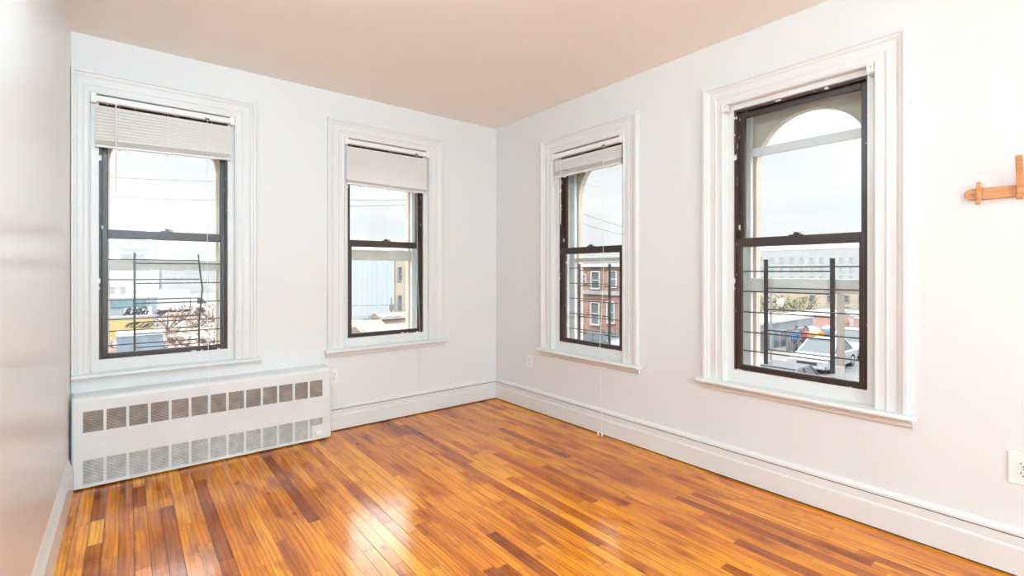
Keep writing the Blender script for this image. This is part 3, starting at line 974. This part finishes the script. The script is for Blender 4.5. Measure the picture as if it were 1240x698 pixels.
def block(name, label, axis, plane, u0, u1, vt, m, depth=8.0, wins=(), cornice=None, group=None, vref=None, vb=None, winmat='trimw', bars=True):
    """a building whose facade stands on x=plane or y=plane; u/v are directions seen from the room"""
    hit = (lambda u, v: on_y(u, v, plane)) if axis == 'y' else (lambda u, v: on_x(u, v, plane))
    sc = (lambda p: p.x) if axis == 'y' else (lambda p: -p.y)
    vm = vt
    s0, s1 = sc(hit(u0, vm)), sc(hit(u1, vm))
    c = (s0 + s1) / 2; hw = abs(s1 - s0) / 2
    zt = hit(vref if vref else (u0 + u1) / 2, vt).z
    zbase = GZ if vb is None else hit((u0 + u1) / 2, vb).z
    o = empty(name, (c, plane, zbase) if axis == 'y' else (plane, -c, zbase), 0 if axis == 'y' else -math.pi / 2)
    tag(o, label, 'building', group)
    MB().box((-hw, 0, 0), (hw, depth, zt - zbase)).build('wall', m, o)
    rf = MB().box((-hw - 0.05, -0.05, zt - zbase), (hw + 0.05, depth + 0.05, zt - zbase + 0.18)).build('roof', E['stone'] if cornice is None else cornice, o)
    for a, b_, cc, d in wins:
        p, q = hit(a, b_), hit(cc, d)
        x0, x1 = sc(p) - c, sc(q) - c
        zt_, zb_ = p.z - zbase, q.z - zbase
        t = min(0.12, abs(x1 - x0) * 0.16)
        f = MB()
        f.box((x0 - t, -0.10, zb_ - t), (x0, 0.0, zt_ + t)); f.box((x1, -0.10, zb_ - t), (x1 + t, 0.0, zt_ + t))
        f.box((x0, -0.10, zt_), (x1, 0.0, zt_ + t)); f.box((x0 - t * .5, -0.14, zb_ - t), (x1 + t * .5, 0.0, zb_))
        if bars: f.box((x0, -0.06, (zt_ + zb_) / 2 - t * .3), (x1, 0.0, (zt_ + zb_) / 2 + t * .3))
        fo = f.build('window_frame', E[winmat], o)
        MB().box((x0, -0.02, zb_), (x1, 0.01, zt_)).build('pane', E['pane'] if bars else E['hazepane'], fo)
    return o, (lambda u, v: (sc(hit(u, v)) - c, hit(u, v).z - zbase))


def wire(label, p, q, r, sag):
    p, q = Vector(p), Vector(q)
    n = 24
    pts = [p.lerp(q, i / n) - Vector((0, 0, sag * 4 * (i / n) * (1 - i / n))) for i in range(n + 1)]
    return tag(MB().tube(pts, r, 5).build('overhead_cable', E['cable']), label, 'cable', 'overhead cables')


def tree(label, x, y, h, r, seed, leafm, n=260, trunk=0.13, z=GZ, group='street trees', size=0.22):
    rng = random.Random(seed)
    o = empty('street_tree', (x, y, z))
    tag(o, label, 'tree', group)
    t = MB()
    top = h - r * 1.0
    t.tube([(0, 0, 0), (0.05, 0.02, top * 0.5), (-0.03, 0.05, top), (0.0, 0.0, h - r * 0.3)], [trunk, trunk * .8, trunk * .6, trunk * .2], 7)
    for i in range(9):
        a = rng.uniform(0, 6.28); z0 = top * rng.uniform(0.55, 1.0); rr = r * rng.uniform(0.6, 0.95)
        t.tube([(0, 0, z0), (math.cos(a) * rr * .5, math.sin(a) * rr * .5, z0 + r * .35), (math.cos(a) * rr, math.sin(a) * rr, z0 + r * rng.uniform(.6, 1.0))], [trunk * .45, trunk * .28, trunk * .1], 5)
    t.build('trunk', E['bark'], o)
    c = MB()
    for i in range(n):
        while True:
            p = Vector((rng.uniform(-1, 1), rng.uniform(-1, 1), rng.uniform(-1, 1)))
            if 0.25 < p.length < 1: break
        p = Vector((p.x * r, p.y * r, h - r * 0.85 + p.z * r * 0.85))
        s = size * rng.uniform(0.5, 1.2)
        a, b = Vector((rng.uniform(-1, 1), rng.uniform(-1, 1), rng.uniform(-1, 1))).normalized(), Vector((rng.uniform(-1, 1), rng.uniform(-1, 1), rng.uniform(-1, 1))).normalized()
        c.quad([p - a * s, p - b * s * .5, p + a * s, p + b * s * .5])
    c.build('crown', leafm, o)
    return o


# --- beyond the window over the radiator
block('warehouse', 'long white flat-roofed warehouse beyond the window over the radiator cover', 'y', 75.0, 118, 182, 327.0, E['white'], 14, wins=[(133, 348, 139, 356), (146, 348, 152, 356)], bars=False)
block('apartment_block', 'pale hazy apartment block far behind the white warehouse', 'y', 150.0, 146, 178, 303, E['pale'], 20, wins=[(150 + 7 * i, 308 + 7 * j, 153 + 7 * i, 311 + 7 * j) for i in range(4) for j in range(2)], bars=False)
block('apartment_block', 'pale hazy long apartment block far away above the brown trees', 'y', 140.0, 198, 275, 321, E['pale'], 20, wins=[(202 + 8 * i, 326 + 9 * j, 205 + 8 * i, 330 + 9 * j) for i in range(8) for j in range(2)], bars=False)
bo, L_ = block('billboard_shop', 'low blue-grey shop with a teal sign band and sprayed scribbles', 'y', 50.0, 124, 190, 362.5, E['bluewall'], 6)
a, b = L_(134, 363.5), L_(177, 371)
MB().box((a[0], -0.16, b[1]), (b[0], -0.002, a[1])).build('sign_band', E['teal'], bo)
a, b = L_(150, 372.5), L_(184, 386)
MB().box((a[0], -0.05, b[1]), (b[0], -0.001, a[1])).build('painted_panel', E['paleblue'], bo)
rg = random.Random(8)
g = MB()
for i in range(9):
    cx_, cz_ = L_(153 + i * 3.0 + rg.uniform(-1, 1), 379 + rg.uniform(-2.5, 2.5))
    r0 = rg.uniform(0.18, 0.42)
    g.tube([(cx_ + r0 * math.cos(t * .7 + i) * (1 - t * .05), -0.065, cz_ + r0 * math.sin(t * .9 + i)) for t in range(9)], 0.055, 5)
g.build('scribble', E['graf'], bo)
o, L_ = block('yard_wall', 'faded yellow wall around the dusty lot', 'y', 41.0, 122, 186, 386, E['yellow'], 0.35)
o['category'] = 'wall'
rg = random.Random(5)
g = MB()
for i in range(5):
    cx_, cz_ = L_(158 + i * 5.5, 393 + rg.uniform(-1.5, 1.5))
    g.tube([(cx_ + 0.28 * math.cos(t * .8 + i), -0.03, cz_ + 0.16 * math.sin(t * 1.1 + i)) for t in range(8)], 0.03, 5)
g.build('scribble', E['graf'], o)

p = on_y(170, 404, 33.0)
co = empty('dumpster', (p.x, 33.6, GZ)); tag(co, 'faded blue dumpster with a pale lid in front of the yellow wall', 'dumpster')
hgt = p.z - GZ
mb = MB(); mb.prism([(-0.75, 0.12), (-0.62, 0.0), (0.75, 0.0), (0.75, hgt - 0.12), (-0.75, hgt - 0.12)], 'x', -1.12, 1.12); mb.build('body', E['blue'], co)
for i in range(5): MB().box((-1.0 + i * 0.47, -0.80, 0.15), (-0.92 + i * 0.47, -0.74, hgt - 0.15)).build('rib', E['blue'], co)
MB().prism([(-0.80, hgt - 0.12), (0.78, hgt - 0.12), (0.78, hgt + 0.10), (0.0, hgt + 0.16), (-0.80, hgt + 0.02)], 'x', -1.16, 1.16).build('lid', E['paleblue'], co)
rg = random.Random(2)
g = MB()
for i in range(90):
    p = on_z(rg.uniform(125, 134), rg.uniform(419, 433), GZ)
    g.blob((p.x, p.y, GZ + abs(rg.gauss(0.2, 0.22))), rg.uniform(0.08, 0.24), 1, 0.3, rg)
tag(g.build('rubble', E['mural']), 'heap of red and pale rubble beside the blue dumpster', 'rubble', kind='stuff')
for i, (u, vv, y, lb) in enumerate(((203, 372, 43, 'brown bare tree behind the guard bars, nearest the yellow wall'), (222, 368, 56, 'tall thin brown bare tree in the middle of the dusty lot'),
                                    (240, 376, 47, 'brown bare tree in the dusty lot, behind the bent guard post'), (258, 368, 52, 'spreading brown bare tree at the edge of the dusty lot, nearest the pull cord'))):
    p = on_y(u, vv, y)
    tree(lb, p.x, y, p.z - GZ, 1.7, 40 + i, E['twig'], 300, 0.12, size=0.16, group='bare trees in the lot')
rg = random.Random(21)
g = MB()
for i in range(260):
    p = on_z(rg.uniform(199, 272), rg.uniform(402, 430), GZ)
    g.blob((p.x, p.y, GZ + abs(rg.gauss(0.12, 0.16))), rg.uniform(0.08, 0.3), 1, 0.35, rg)
tag(g.build('scrap_heap', E['scrap']), 'brown scrap and rubble strewn over the dusty lot', 'rubble', kind='stuff')


def car(name, label, x, y, rz, m, L=4.5, Wd=1.78, H=1.45, van=False, z=GZ, group='parked cars'):
    o = empty(name, (x, y, z), rz)
    tag(o, label, 'car', group)
    hl, hw = L / 2, Wd / 2
    # front of the car is +x
    if van:
        low = [(-hl, .35), (-hl + .02, .95), (-hl + .10, 1.02), (hl * .55, 1.02), (hl - .25, .92), (hl - .03, .78), (hl, .38), (hl - .1, .25), (-hl + .1, .25)]
        gl = [(-hl + .06, 1.0), (-hl + .25, H), (hl * .15, H), (hl * .58, 1.0)]
    else:
        low = [(-hl, .45), (-hl + .03, .80), (-hl + .25, .90), (hl * .45, .90), (hl - .30, .76), (hl - .04, .62), (hl, .40), (hl - .1, .22), (-hl + .1, .22)]
        gl = [(-hl + .55, .88), (-hl + 1.25, H), (hl * .10, H), (hl * .50, .88)]
    b = MB(); bm = b.bm
    secs = [(-hw, .93), (-hw * .94, 1.0), (hw * .94, 1.0), (hw, .93)]
    rings = []
    for yy, k in secs:
        rings.append([bm.verts.new((px * (0.97 if k < 1 else 1), yy, (pz - .5) * k + .5)) for px, pz in low])
    for i in range(3):
        n = len(low)
        for k in range(n): bm.faces.new([rings[i][k], rings[i][(k + 1) % n], rings[i + 1][(k + 1) % n], rings[i + 1][k]])
    bm.faces.new(rings[0]); bm.faces.new(rings[-1][::-1])
    b.build('body', m, o, bevel=0.04)
    g = MB(); bm = g.bm
    A = [bm.verts.new((px, -hw * (.92 if i in (0, 3) else .72), pz)) for i, (px, pz) in enumerate(gl)]
    B = [bm.verts.new((px, hw * (.92 if i in (0, 3) else .72), pz)) for i, (px, pz) in enumerate(gl)]
    for k in range(4): bm.faces.new([A[k], A[(k + 1) % 4], B[(k + 1) % 4], B[k]])
    bm.faces.new(A); bm.faces.new(B[::-1])
    g.build('windows', E['carglass'], o, bevel=0.03)
    r = MB(); r.box((gl[1][0] - .05, -hw * .70, H - .03), (gl[2][0] + .05, hw * .70, H + .03))
    for s in (-1, 1):
        for k in ((0, 1), (3, 2)):
            p0, p1 = gl[k[0]], gl[k[1]]
            r.tube([(p0[0], s * hw * .92, p0[1]), (p1[0], s * hw * .72, p1[1])], 0.05, 6)
        xm = (gl[1][0] + gl[2][0]) / 2
        r.tube([(xm, s * hw * .925, gl[0][1]), (xm, s * hw * .725, H)], 0.045, 6)
    r.build('roof', m, o, bevel=0.02)
    for sx in (-1, 1):
        for sy in (-1, 1):
            wx = sx * (hl - .82)
            wh = MB(); wh.lathe([(.2, -.10), (.32, -.10), (.335, -.06), (.335, .06), (.32, .10), (.2, .10)], (wx, sy * (hw - .10), .335), (0, sy, 0), 18)
            wo = wh.build('wheel', E['tyre'], o)
            MB().lathe([(.20, .0), (.19, .015), (.05, .03)], (wx, sy * hw, .335), (0, sy, 0), 14).build('hubcap', E['silver'], wo)
    for s in (-1, 1):
        MB().box((hl - .16, s * hw * .62 - .18, .56), (hl - .01, s * hw * .62 + .18, .70)).build('headlight', E['light'], o, bevel=.02)
        MB().box((-hl - .01, s * hw * .68 - .16, .60), (-hl + .08, s * hw * .68 + .16, .76)).build('tail_light', E['mural'], o, bevel=.02)
    MB().box((hl - .03, -.45, .42), (hl + .02, .45, .56)).build('radiator_grille', E['tyre'], o)
    MB().box((hl - .06, -hw * .9, .24), (hl + .05, hw * .9, .38)).build('bumper', m, o, bevel=.03)
    return o


p = on_z(208, 372, GZ)
t = empty('box_truck', (on_y(208, 350, 62).x, 62, GZ)); tag(t, 'white box truck parked behind the bare trees', 'truck')
hz = on_y(208, 351, 62).z - GZ
MB().box((-1.9, -1.2, 0.8), (1.6, 1.2, hz)).build('cargo_box', E['white'], t, bevel=.05)
MB().prism([(1.65, .5), (3.3, .5), (3.3, 1.3), (2.7, 2.2), (1.65, 2.2)], 'y', -1.05, 1.05).build('cab', E['whitecar'], t, bevel=.05)
MB().prism([(2.75, 1.4), (3.22, 1.4), (2.78, 2.05), (2.3, 2.05), (2.3, 1.4)], 'y', -1.07, 1.07).build('windows', E['carglass'], t)
MB().box((-1.9, -.5, .5), (2.5, .5, .8)).build('chassis', E['tyre'], t)
for sx in (-1.1, 2.6):
    for sy in (-1, 1):
        wh = MB(); wh.lathe([(.2, -.13), (.48, -.13), (.5, 0), (.48, .13), (.2, .13)], (sx, sy * 1.0, .5), (0, sy, 0), 16); wh.build('wheel', E['tyre'], t)

# --- beyond the second window
bo, L_ = block('metal_clad_warehouse', 'large pale blue corrugated warehouse wall beyond the second window', 'y', 46.0, 408, 477, 309, E['white'], 12)
rb = MB()
hw_ = abs(L_(477, 309)[0]); ztop = L_(440, 309)[1]
x = -hw_
while x < hw_:
    rb.prism([(x, 0), (x + .08, -.07), (x + .22, -.07), (x + .30, 0)], 'z', 0.3, ztop - .1); x += .55
rb.build('corrugation', E['paleblue'], bo)
bo, L_ = block('tan_house', 'tan brick house with narrow windows beside the corrugated warehouse', 'y', 46.0, 478.5, 512, 305, E['tan'], 9,
               wins=[(482, 324, 486, 340), (482, 358, 486, 376), (494, 324, 498, 340), (494, 358, 498, 376)], cornice=E['stone'], winmat='stone')
for i, (u0, u1, vt, y, m_, lb) in enumerate(((428, 466, 391, 34, 'rust', 'low rust-red shed roof in front of the corrugated warehouse'), (462, 506, 380.5, 38, 'rust', 'low rust-red shed beside the tan house, higher than its neighbour'),
                                       (440, 500, 397, 30, 'rust', 'long low shed with pale roof patches, nearest below the second window'))):
    a, b = on_y(u0, vt, y), on_y(u1, vt, y)
    hh = a.z - GZ; hwid = (b.x - a.x) / 2
    o = empty('shed', ((a.x + b.x) / 2, y + 1.2, GZ)); tag(o, lb, 'shed', 'low sheds below the second window')
    MB().box((-hwid, -1.2, 0), (hwid, 1.2, max(hh - .45, .3))).build('wall', E['lot'], o)
    MB().prism([(-1.4, max(hh - .45, .3)), (0, hh), (1.4, max(hh - .45, .3)), (1.4, max(hh - .52, .23)), (-1.4, max(hh - .52, .23))], 'x', -hwid - .15, hwid + .15).build('roof', E[m_], o)
    rg = random.Random(30 + i)
    pt = MB()
    for k in range(4):
        xx = rg.uniform(-hwid, hwid * .7); ww = rg.uniform(.6, 1.5)
        an = math.atan2(.45, 1.4)
        m = Matrix.Translation((xx, -0.7, max(hh - .45, .3) + .225 + .02)) @ Matrix.Rotation(an, 4, 'X')
        pt.box((0, -.5, 0), (ww, .35, .03), m)
    pt.build('patch', E['white'], o)

def pole(name, label, u, v, rad, zt, arms=(), lamp_=False, m='pole', group=None, z_at=None):
    p = on_z(u, v, GZ)
    o = empty(name, (p.x, p.y, GZ)); tag(o, label, 'pole', group)
    MB().tube([(0, 0, 0), (0, 0, (zt - GZ) * .5), (0, 0, zt - GZ)], [rad, rad * .93, rad * .82], 10).build('shaft', E[m], o)
    for h in arms:
        MB().box((-.9, -.06, zt - GZ - h), (.9, .06, zt - GZ - h + .11)).build('crossarm', E[m], o)
    return o, p


po, _p = pole('utility_pole', 'thin dark utility pole in front of the tan house beyond the second window', 474, 389.5, .09, on_y(474, 361, 41).z, m='cable')
MB().box((-.22, -.16, 1.1), (.22, .02, 1.75)).build('meter_box', E['shop'], po)

# --- beyond the windows on the peg rack wall
bo, L_ = block('brick_house', 'red brick row house with pale-framed tall windows across the street', 'x', 22.0, 676, 772, 318.5, E['red'], 8, vref=730,
               wins=[(717.5, 330, 726, 349), (738.5, 329, 746.5, 347.5), (717, 367, 725.5, 393), (736.5, 366.5, 744, 391), (704, 333, 710, 343), (702.5, 384, 706.5, 393),
                     (756, 328, 763, 346), (754, 366, 761, 390), (690, 333, 695, 349)], cornice=E['stone'])
for i, (va, vb_, mm) in enumerate(((319.2, 323.5, 'trimw'), (352.5, 357, 'stone'))):
    a = L_(730, va)[1]; b = L_(730, vb_)[1]
    hwid = abs(L_(772, 330)[0] - L_(676, 330)[0]) / 2
    MB().box((-hwid - .05, -.22, b), (hwid + .05, -.001, a)).build('cornice', E[mm], bo)
block('cream_house', 'cream brick house beside the red brick row house', 'x', 26.0, 640, 683, 316, E['cream'], 9, vref=670, wins=[(668, 332, 673, 349), (668, 367, 673, 388)])
for i, (u, v, lb) in enumerate(((703.5, 416, 'dark shrub below the brick house, nearest the left guard post'), (726.5, 413, 'low dark shrub in front of the brick house'), (750, 414, 'dark shrub in front of the brick house, behind the pull cord'))):
    p = on_x(u, v, 21.0); o = empty('shrub', (p.x, p.y, GZ)); tag(o, lb, 'shrub', 'shrubs by the brick house')
    rg = random.Random(60 + i); c = MB()
    for k in range(130):
        q = Vector((rg.gauss(0, .25), rg.gauss(0, .30), abs(rg.gauss(.55, .35))))
        a, b = Vector((rg.uniform(-1, 1), rg.uniform(-1, 1), rg.uniform(-1, 1))).normalized() * .14, Vector((rg.uniform(-1, 1), rg.uniform(-1, 1), rg.uniform(-1, 1))).normalized() * .08
        c.quad([q - a, q - b, q + a, q + b])
    c.build('foliage', E['hedge'], o)
    MB().tube([(0, 0, 0), (0, 0, .6)], [.05, .02], 6).build('stem', E['bark'], o)
p = on_x(734, 422, 18.6)
car('parked_car', 'dark car parked at the kerb below the red brick house', p.x, p.y, math.radians(-92), E['darkcar'])

# grey shop, its awnings, and what stands in front
bo, L_ = block('corner_shop', 'low grey glazed shop with a pale roof edge across the street', 'y', 9.6, 884, 984, 393, E['shop'], 3, vref=930, cornice=E['pale'])
for i in range(9):
    a = L_(893 + i * 8.5, 400); b = L_(893 + i * 8.5 + 6.6, 427)
    f = MB().box((a[0] - .08, -.06, b[1]), (b[0] + .08, -.001, a[1])).build('shop_window', E['bluewall'], bo)
    MB().box((a[0] + .05, -.075, b[1] + .06), (b[0] - .05, -.061, a[1] - .06)).build('pane', E['shopglass'], f)
a = L_(950, 405); b = L_(983, 412)
MB().prism([(-.01, a[1] + .25), (-.01, a[1] + .1), (-1.3, a[1] - .30), (-1.3, a[1] - .18)], 'x', a[0], b[0]).build('awning', E['paleblue'], bo)
mo, L_ = block('painted_building', 'two-storey building with a faded red painted wall', 'x', 44.0, 986, 1009, 384.5, E['mural'], 4, vref=1000)
block('grey_garage', 'pale grey low garage beside the red painted building', 'x', 46.0, 952, 988, 383, E['pale'], 8, vref=970)
block('small_red_house', 'small faded red house at the far side of the street', 'x', 47.0, 1034, 1062, 388, E['mural'], 7, vref=1043)
block('white_garage', 'white garage between the utility pole and the small red house', 'x', 50.0, 1012, 1036, 384, E['white'], 7, vref=1020)
block('tan_tenement', 'long tan brick tenement with small dark windows beyond the trees', 'x', 75.0, 880, 1075, 351, E['tan'], 12, vref=970,
      wins=[(u, 358, u + 6, 366) for u in (893, 907, 981, 1002, 1022, 1040)] + [(u, 372, u + 6, 380) for u in (893, 907, 981, 1002, 1022, 1040)], winmat='stone')
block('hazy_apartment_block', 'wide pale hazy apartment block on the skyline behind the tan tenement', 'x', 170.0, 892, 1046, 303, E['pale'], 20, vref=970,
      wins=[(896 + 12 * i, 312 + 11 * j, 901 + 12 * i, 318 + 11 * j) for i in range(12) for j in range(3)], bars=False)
for i, (u, v, x, r_, lb) in enumerate(((905, 362, 50, 2.2, 'yellow-green tree in front of the tan tenement, behind the flat guard post'), (925, 357, 56, 2.7, 'large yellow-green tree in front of the tan tenement'),
                                    (950, 356, 62, 2.9, 'broad olive tree in the middle of the row before the tan tenement'), (972, 359, 67, 2.4, 'olive tree at the end of the row nearest the red painted wall'))):
    p = on_x(u, v, x)
    tree(lb, x, p.y, p.z - GZ, r_, 80 + i, E['leaf'], 420, .16, size=.30, group='trees before the tenement')
po, pp = pole('utility_pole', 'pale wooden utility pole beyond the blindless window', 1018, 505, .135, on_x(1018, 352, on_z(1018, 505, GZ).x).z)
MB().lathe([(.12, 0), (.12, .05)], (0, 0, pp.z * 0 + on_x(1018, 352, pp.x).z - GZ), n=10).build('cap', E['stone'], po)
MB().box((-.2, -.14, 1.3), (-.1, .14, 1.75)).build('notice_board', E['stone'], po)
po, pp = pole('street_lamp', 'dark street lamp post with a white lamp head outside the shop', 933.5, 462, .055, on_z(933.5, 462, GZ).z + 4.2, m='cable')
po['category'] = 'street lamp'
q = on_x(945, 367, pp.x) - Vector((pp.x, pp.y, GZ))
MB().tube([(0, 0, 4.1), (0, q.y * .5, q.z + .35), (0, q.y, q.z + .25)], .03, 6).build('arm', E['cable'], po)
MB().lathe([(.05, .22), (.13, .12), (.16, 0), (.10, -.16), (.03, -.2)], q, n=14).build('lamp_head', E['sky_lamp'], po)
MB().lathe([(.075, 0), (.075, .9), (.06, .95)], (0, 0, 0), n=10).build('post_base', E['mural'], po)

car('parked_car', 'silver sedan facing the window, first in the row of parked cars', 25.55, 5.55, math.pi, E['silver'])
car('parked_car', 'silver-grey car parked behind the silver sedan', 31.4, 5.95, math.pi, E['silver'], H=1.5)
car('parked_suv', 'white sport utility car beyond the wooden utility pole', 31.0, 3.6, math.pi + .12, E['whitecar'], L=4.8, Wd=1.9, H=1.75, van=True)
car('parked_car', 'dark car with a pale bonnet stripe, partly hidden by the window sill', 16.2, on_x(945, 440, 16.2).y, math.pi, E['darkcar'])
# racks and goods outside the shop
rg = random.Random(9)
for i, (u, mm, h_, nm, lb, ct) in enumerate(((989.0, 'orange', 1.15, 'newspaper_box', 'orange street newspaper box by the shop', 'box'), (1002.5, 'blue', 1.45, 'recycling_bin', 'tall blue recycling bin beside the orange newspaper box', 'bin'))):
    p = on_z(u, 422.2, GZ + .14)
    o = empty(nm, (p.x, p.y, GZ + .14), -.6); tag(o, lb, ct)
    MB().prism([(-.3, .08), (.3, .08), (.3, h_ - .1), (.1, h_), (-.3, h_ - .2)], 'y', -.32, .32).build('body', E[mm], o, bevel=.02)
    MB().box((-.33, -.34, h_ * .55), (-.29, .34, h_ * .62)).build('handle', E['shop'], o)
    for s in (-1, 1):
        wh = MB(); wh.lathe([(.09, -.04), (.1, 0), (.09, .04)], (.2, s * .3, .1), (0, 1, 0), 12); wh.build('wheel', E['tyre'], o)
fo = None
p0, p1 = on_z(953, 426, GZ + .14), on_z(979, 422.6, GZ + .14)
fo = empty('street_fence', (p0.x, p0.y, GZ + .14)); tag(fo, 'dark upright railing along the pavement before the shop', 'fence')
n = 15
for i in range(n):
    q = (p1 - p0) * (i / (n - 1))
    MB().box((q.x - .035, q.y - .035, 0), (q.x + .035, q.y + .035, 1.35)).build('picket', E['shop'], fo)
MB().tube([(0, 0, 1.2), tuple((p1 - p0).xy) + (1.2,)], .035, 6).build('rail', E['shop'], fo)


# --- two people on the pavement
def person(label, x, y, rz, jacket, stride, z):
    o = empty('person', (x, y, z), rz); tag(o, label, 'person', 'people on the pavement')

    def skin(name, pts, edges, m, root=0, sub=1):
        me = bpy.data.meshes.new(name)
        me.from_pydata([q[0] for q in pts], edges, [])
        ob = bpy.data.objects.new(name, me); COL.objects.link(ob); ob.parent = o
        me.materials.append(m)
        ob.modifiers.new('skin', 'SKIN')
        for i, q in enumerate(pts):
            r = q[1] if isinstance(q[1], tuple) else (q[1], q[1])
            me.skin_vertices[0].data[i].radius = r
            me.skin_vertices[0].data[i].use_root = (i == root)
        sm = ob.modifiers.new('sub', 'SUBSURF'); sm.levels = sm.render_levels = sub
        return ob
    s = stride
    # x is forward
    J = [((0, 0, .95), (.12, .16)), ((0, 0, 1.18), (.11, .15)), ((.01, 0, 1.40), (.10, .17)), ((.02, 0, 1.50), .055), ((.03, 0, 1.58), .06), ((.045, 0, 1.66), .095), ((.035, 0, 1.735), .075),
         ((0, .10, .90), .085), ((s * .16, .10, .50), .058), ((s * .22, .10, .09), .042), ((s * .22 + .16, .10, .04), .038),
         ((0, -.10, .90), .085), ((-s * .08, -.10, .50), .058), ((-s * .28, -.10, .10), .042), ((-s * .28 + .15, -.10, .04), .038),
         ((0, .20, 1.41), .062), ((-s * .08, .25, 1.14), .045), ((s * .02 + .05, .25, .90), .034),
         ((0, -.20, 1.41), .062), ((s * .10, -.25, 1.14), .045), ((s * .22, -.23, .93), .034)]
    Ed = [(0, 1), (1, 2), (2, 3), (3, 4), (4, 5), (5, 6), (0, 7), (7, 8), (8, 9), (9, 10), (0, 11), (11, 12), (12, 13), (13, 14), (2, 15), (15, 16), (16, 17), (2, 18), (18, 19), (19, 20)]
    # palms, four fingers and a thumb on each wrist
    for wi in (17, 20):
        wx, wy, wz = J[wi][0]
        sd = 1 if wy > 0 else -1
        J.append(((wx + .02, wy, wz - .07), (.022, .03))); pi_ = len(J) - 1; Ed.append((wi, pi_))
        for k, ln in enumerate((.055, .065, .06, .045)):
            fx = wx + .05 - .022 * k
            J.append(((fx, wy, wz - .10), .010)); a_ = len(J) - 1; Ed.append((pi_, a_))
            J.append(((fx + .012, wy - sd * .008, wz - .10 - ln), .008)); Ed.append((a_, a_ + 1))
        J.append(((wx + .065, wy - sd * .01, wz - .06), .010)); a_ = len(J) - 1; Ed.append((pi_, a_))
        J.append(((wx + .085, wy - sd * .015, wz - .095), .008)); Ed.append((a_, a_ + 1))
    body = skin('body', J, Ed, E['skin'])
    skin('jacket', [((0, 0, .88), (.155, .20)), ((0, 0, 1.18), (.145, .19)), ((.01, 0, 1.40), (.13, .20)), ((.015, 0, 1.49), .085),
                    ((0, .21, 1.41), .085), ((-s * .08, .255, 1.14), .068), ((s * .02 + .04, .255, .95), .055),
                    ((0, -.21, 1.41), .085), ((s * .10, -.255, 1.14), .068), ((s * .20, -.235, .97), .055)],
         [(0, 1), (1, 2), (2, 3), (2, 4), (4, 5), (5, 6), (2, 7), (7, 8), (8, 9)], jacket)
    skin('trousers', [((0, 0, .96), (.14, .17)), ((0, .10, .88), .105), ((s * .16, .10, .50), .078), ((s * .22, .10, .10), .065), ((0, -.10, .88), .105), ((-s * .08, -.10, .50), .078), ((-s * .28, -.10, .11), .065)],
         [(0, 1), (1, 2), (2, 3), (0, 4), (4, 5), (5, 6)], E['jeans'])
    h = MB(); h.blob((-.008, 0, 1.705), .105, 2, squash=(.95, .9, .95)); h.build('hair', E['hair'], o, smooth=True)
    f = MB(); f.prism([(.125, 1.675), (.165, 1.645), (.125, 1.635)], 'y', -.016, .016); f.build('nose', E['skin'], body)
    for sg in (-1, 1):
        MB().blob((.02, sg * .098, 1.655), .026, 1, squash=(.7, .4, 1)).build('ear', E['skin'], body)
        MB().blob((.130, sg * .036, 1.68), .013, 1).build('eye', E['hair'], body)
    MB().box((.122, -.025, 1.612), (.134, .025, 1.619)).build('mouth', E['mural'], body)
    return o


person('person in a blue jacket walking on the pavement beyond the silver sedan', 26.9, 7.40, 2.6, E['jblue'], 1.0, GZ + .14)
person('person in a red jacket walking beside the one in blue', 27.2, 7.02, 2.7, E['jred'], -1.0, GZ + .14)

# --- overhead cables
for lb, a, b in (('upper overhead cable across the sky beyond the window over the radiator', (100, 212), (300, 219)), ('lower overhead cable across the sky beyond the window over the radiator', (100, 235), (300, 242))):
    wire(lb, on_y(a[0], a[1], 22), on_y(b[0], b[1], 22), .012, .1)
for lb, a, b in (('upper overhead cable in the sky beyond the second window', (400, 241.5), (540, 241.5)), ('second overhead cable in the sky beyond the second window', (400, 250), (540, 246)),
                 ('overhead cable crossing the corrugated warehouse, the upper one', (400, 371), (540, 366)), ('overhead cable crossing the corrugated warehouse, the lower one', (400, 388), (540, 377))):
    wire(lb, on_y(a[0], a[1], 20), on_y(b[0], b[1], 20), .016, .05)
for lb, a, b in (('steep overhead cable outside the window nearest the corner, the upper one', (690, 253), (770, 279)), ('steep overhead cable outside the window nearest the corner, the lower one', (690, 266), (770, 288))):
    wire(lb, on_x(a[0], a[1], 14), on_x(b[0], b[1], 14), .014, .05)
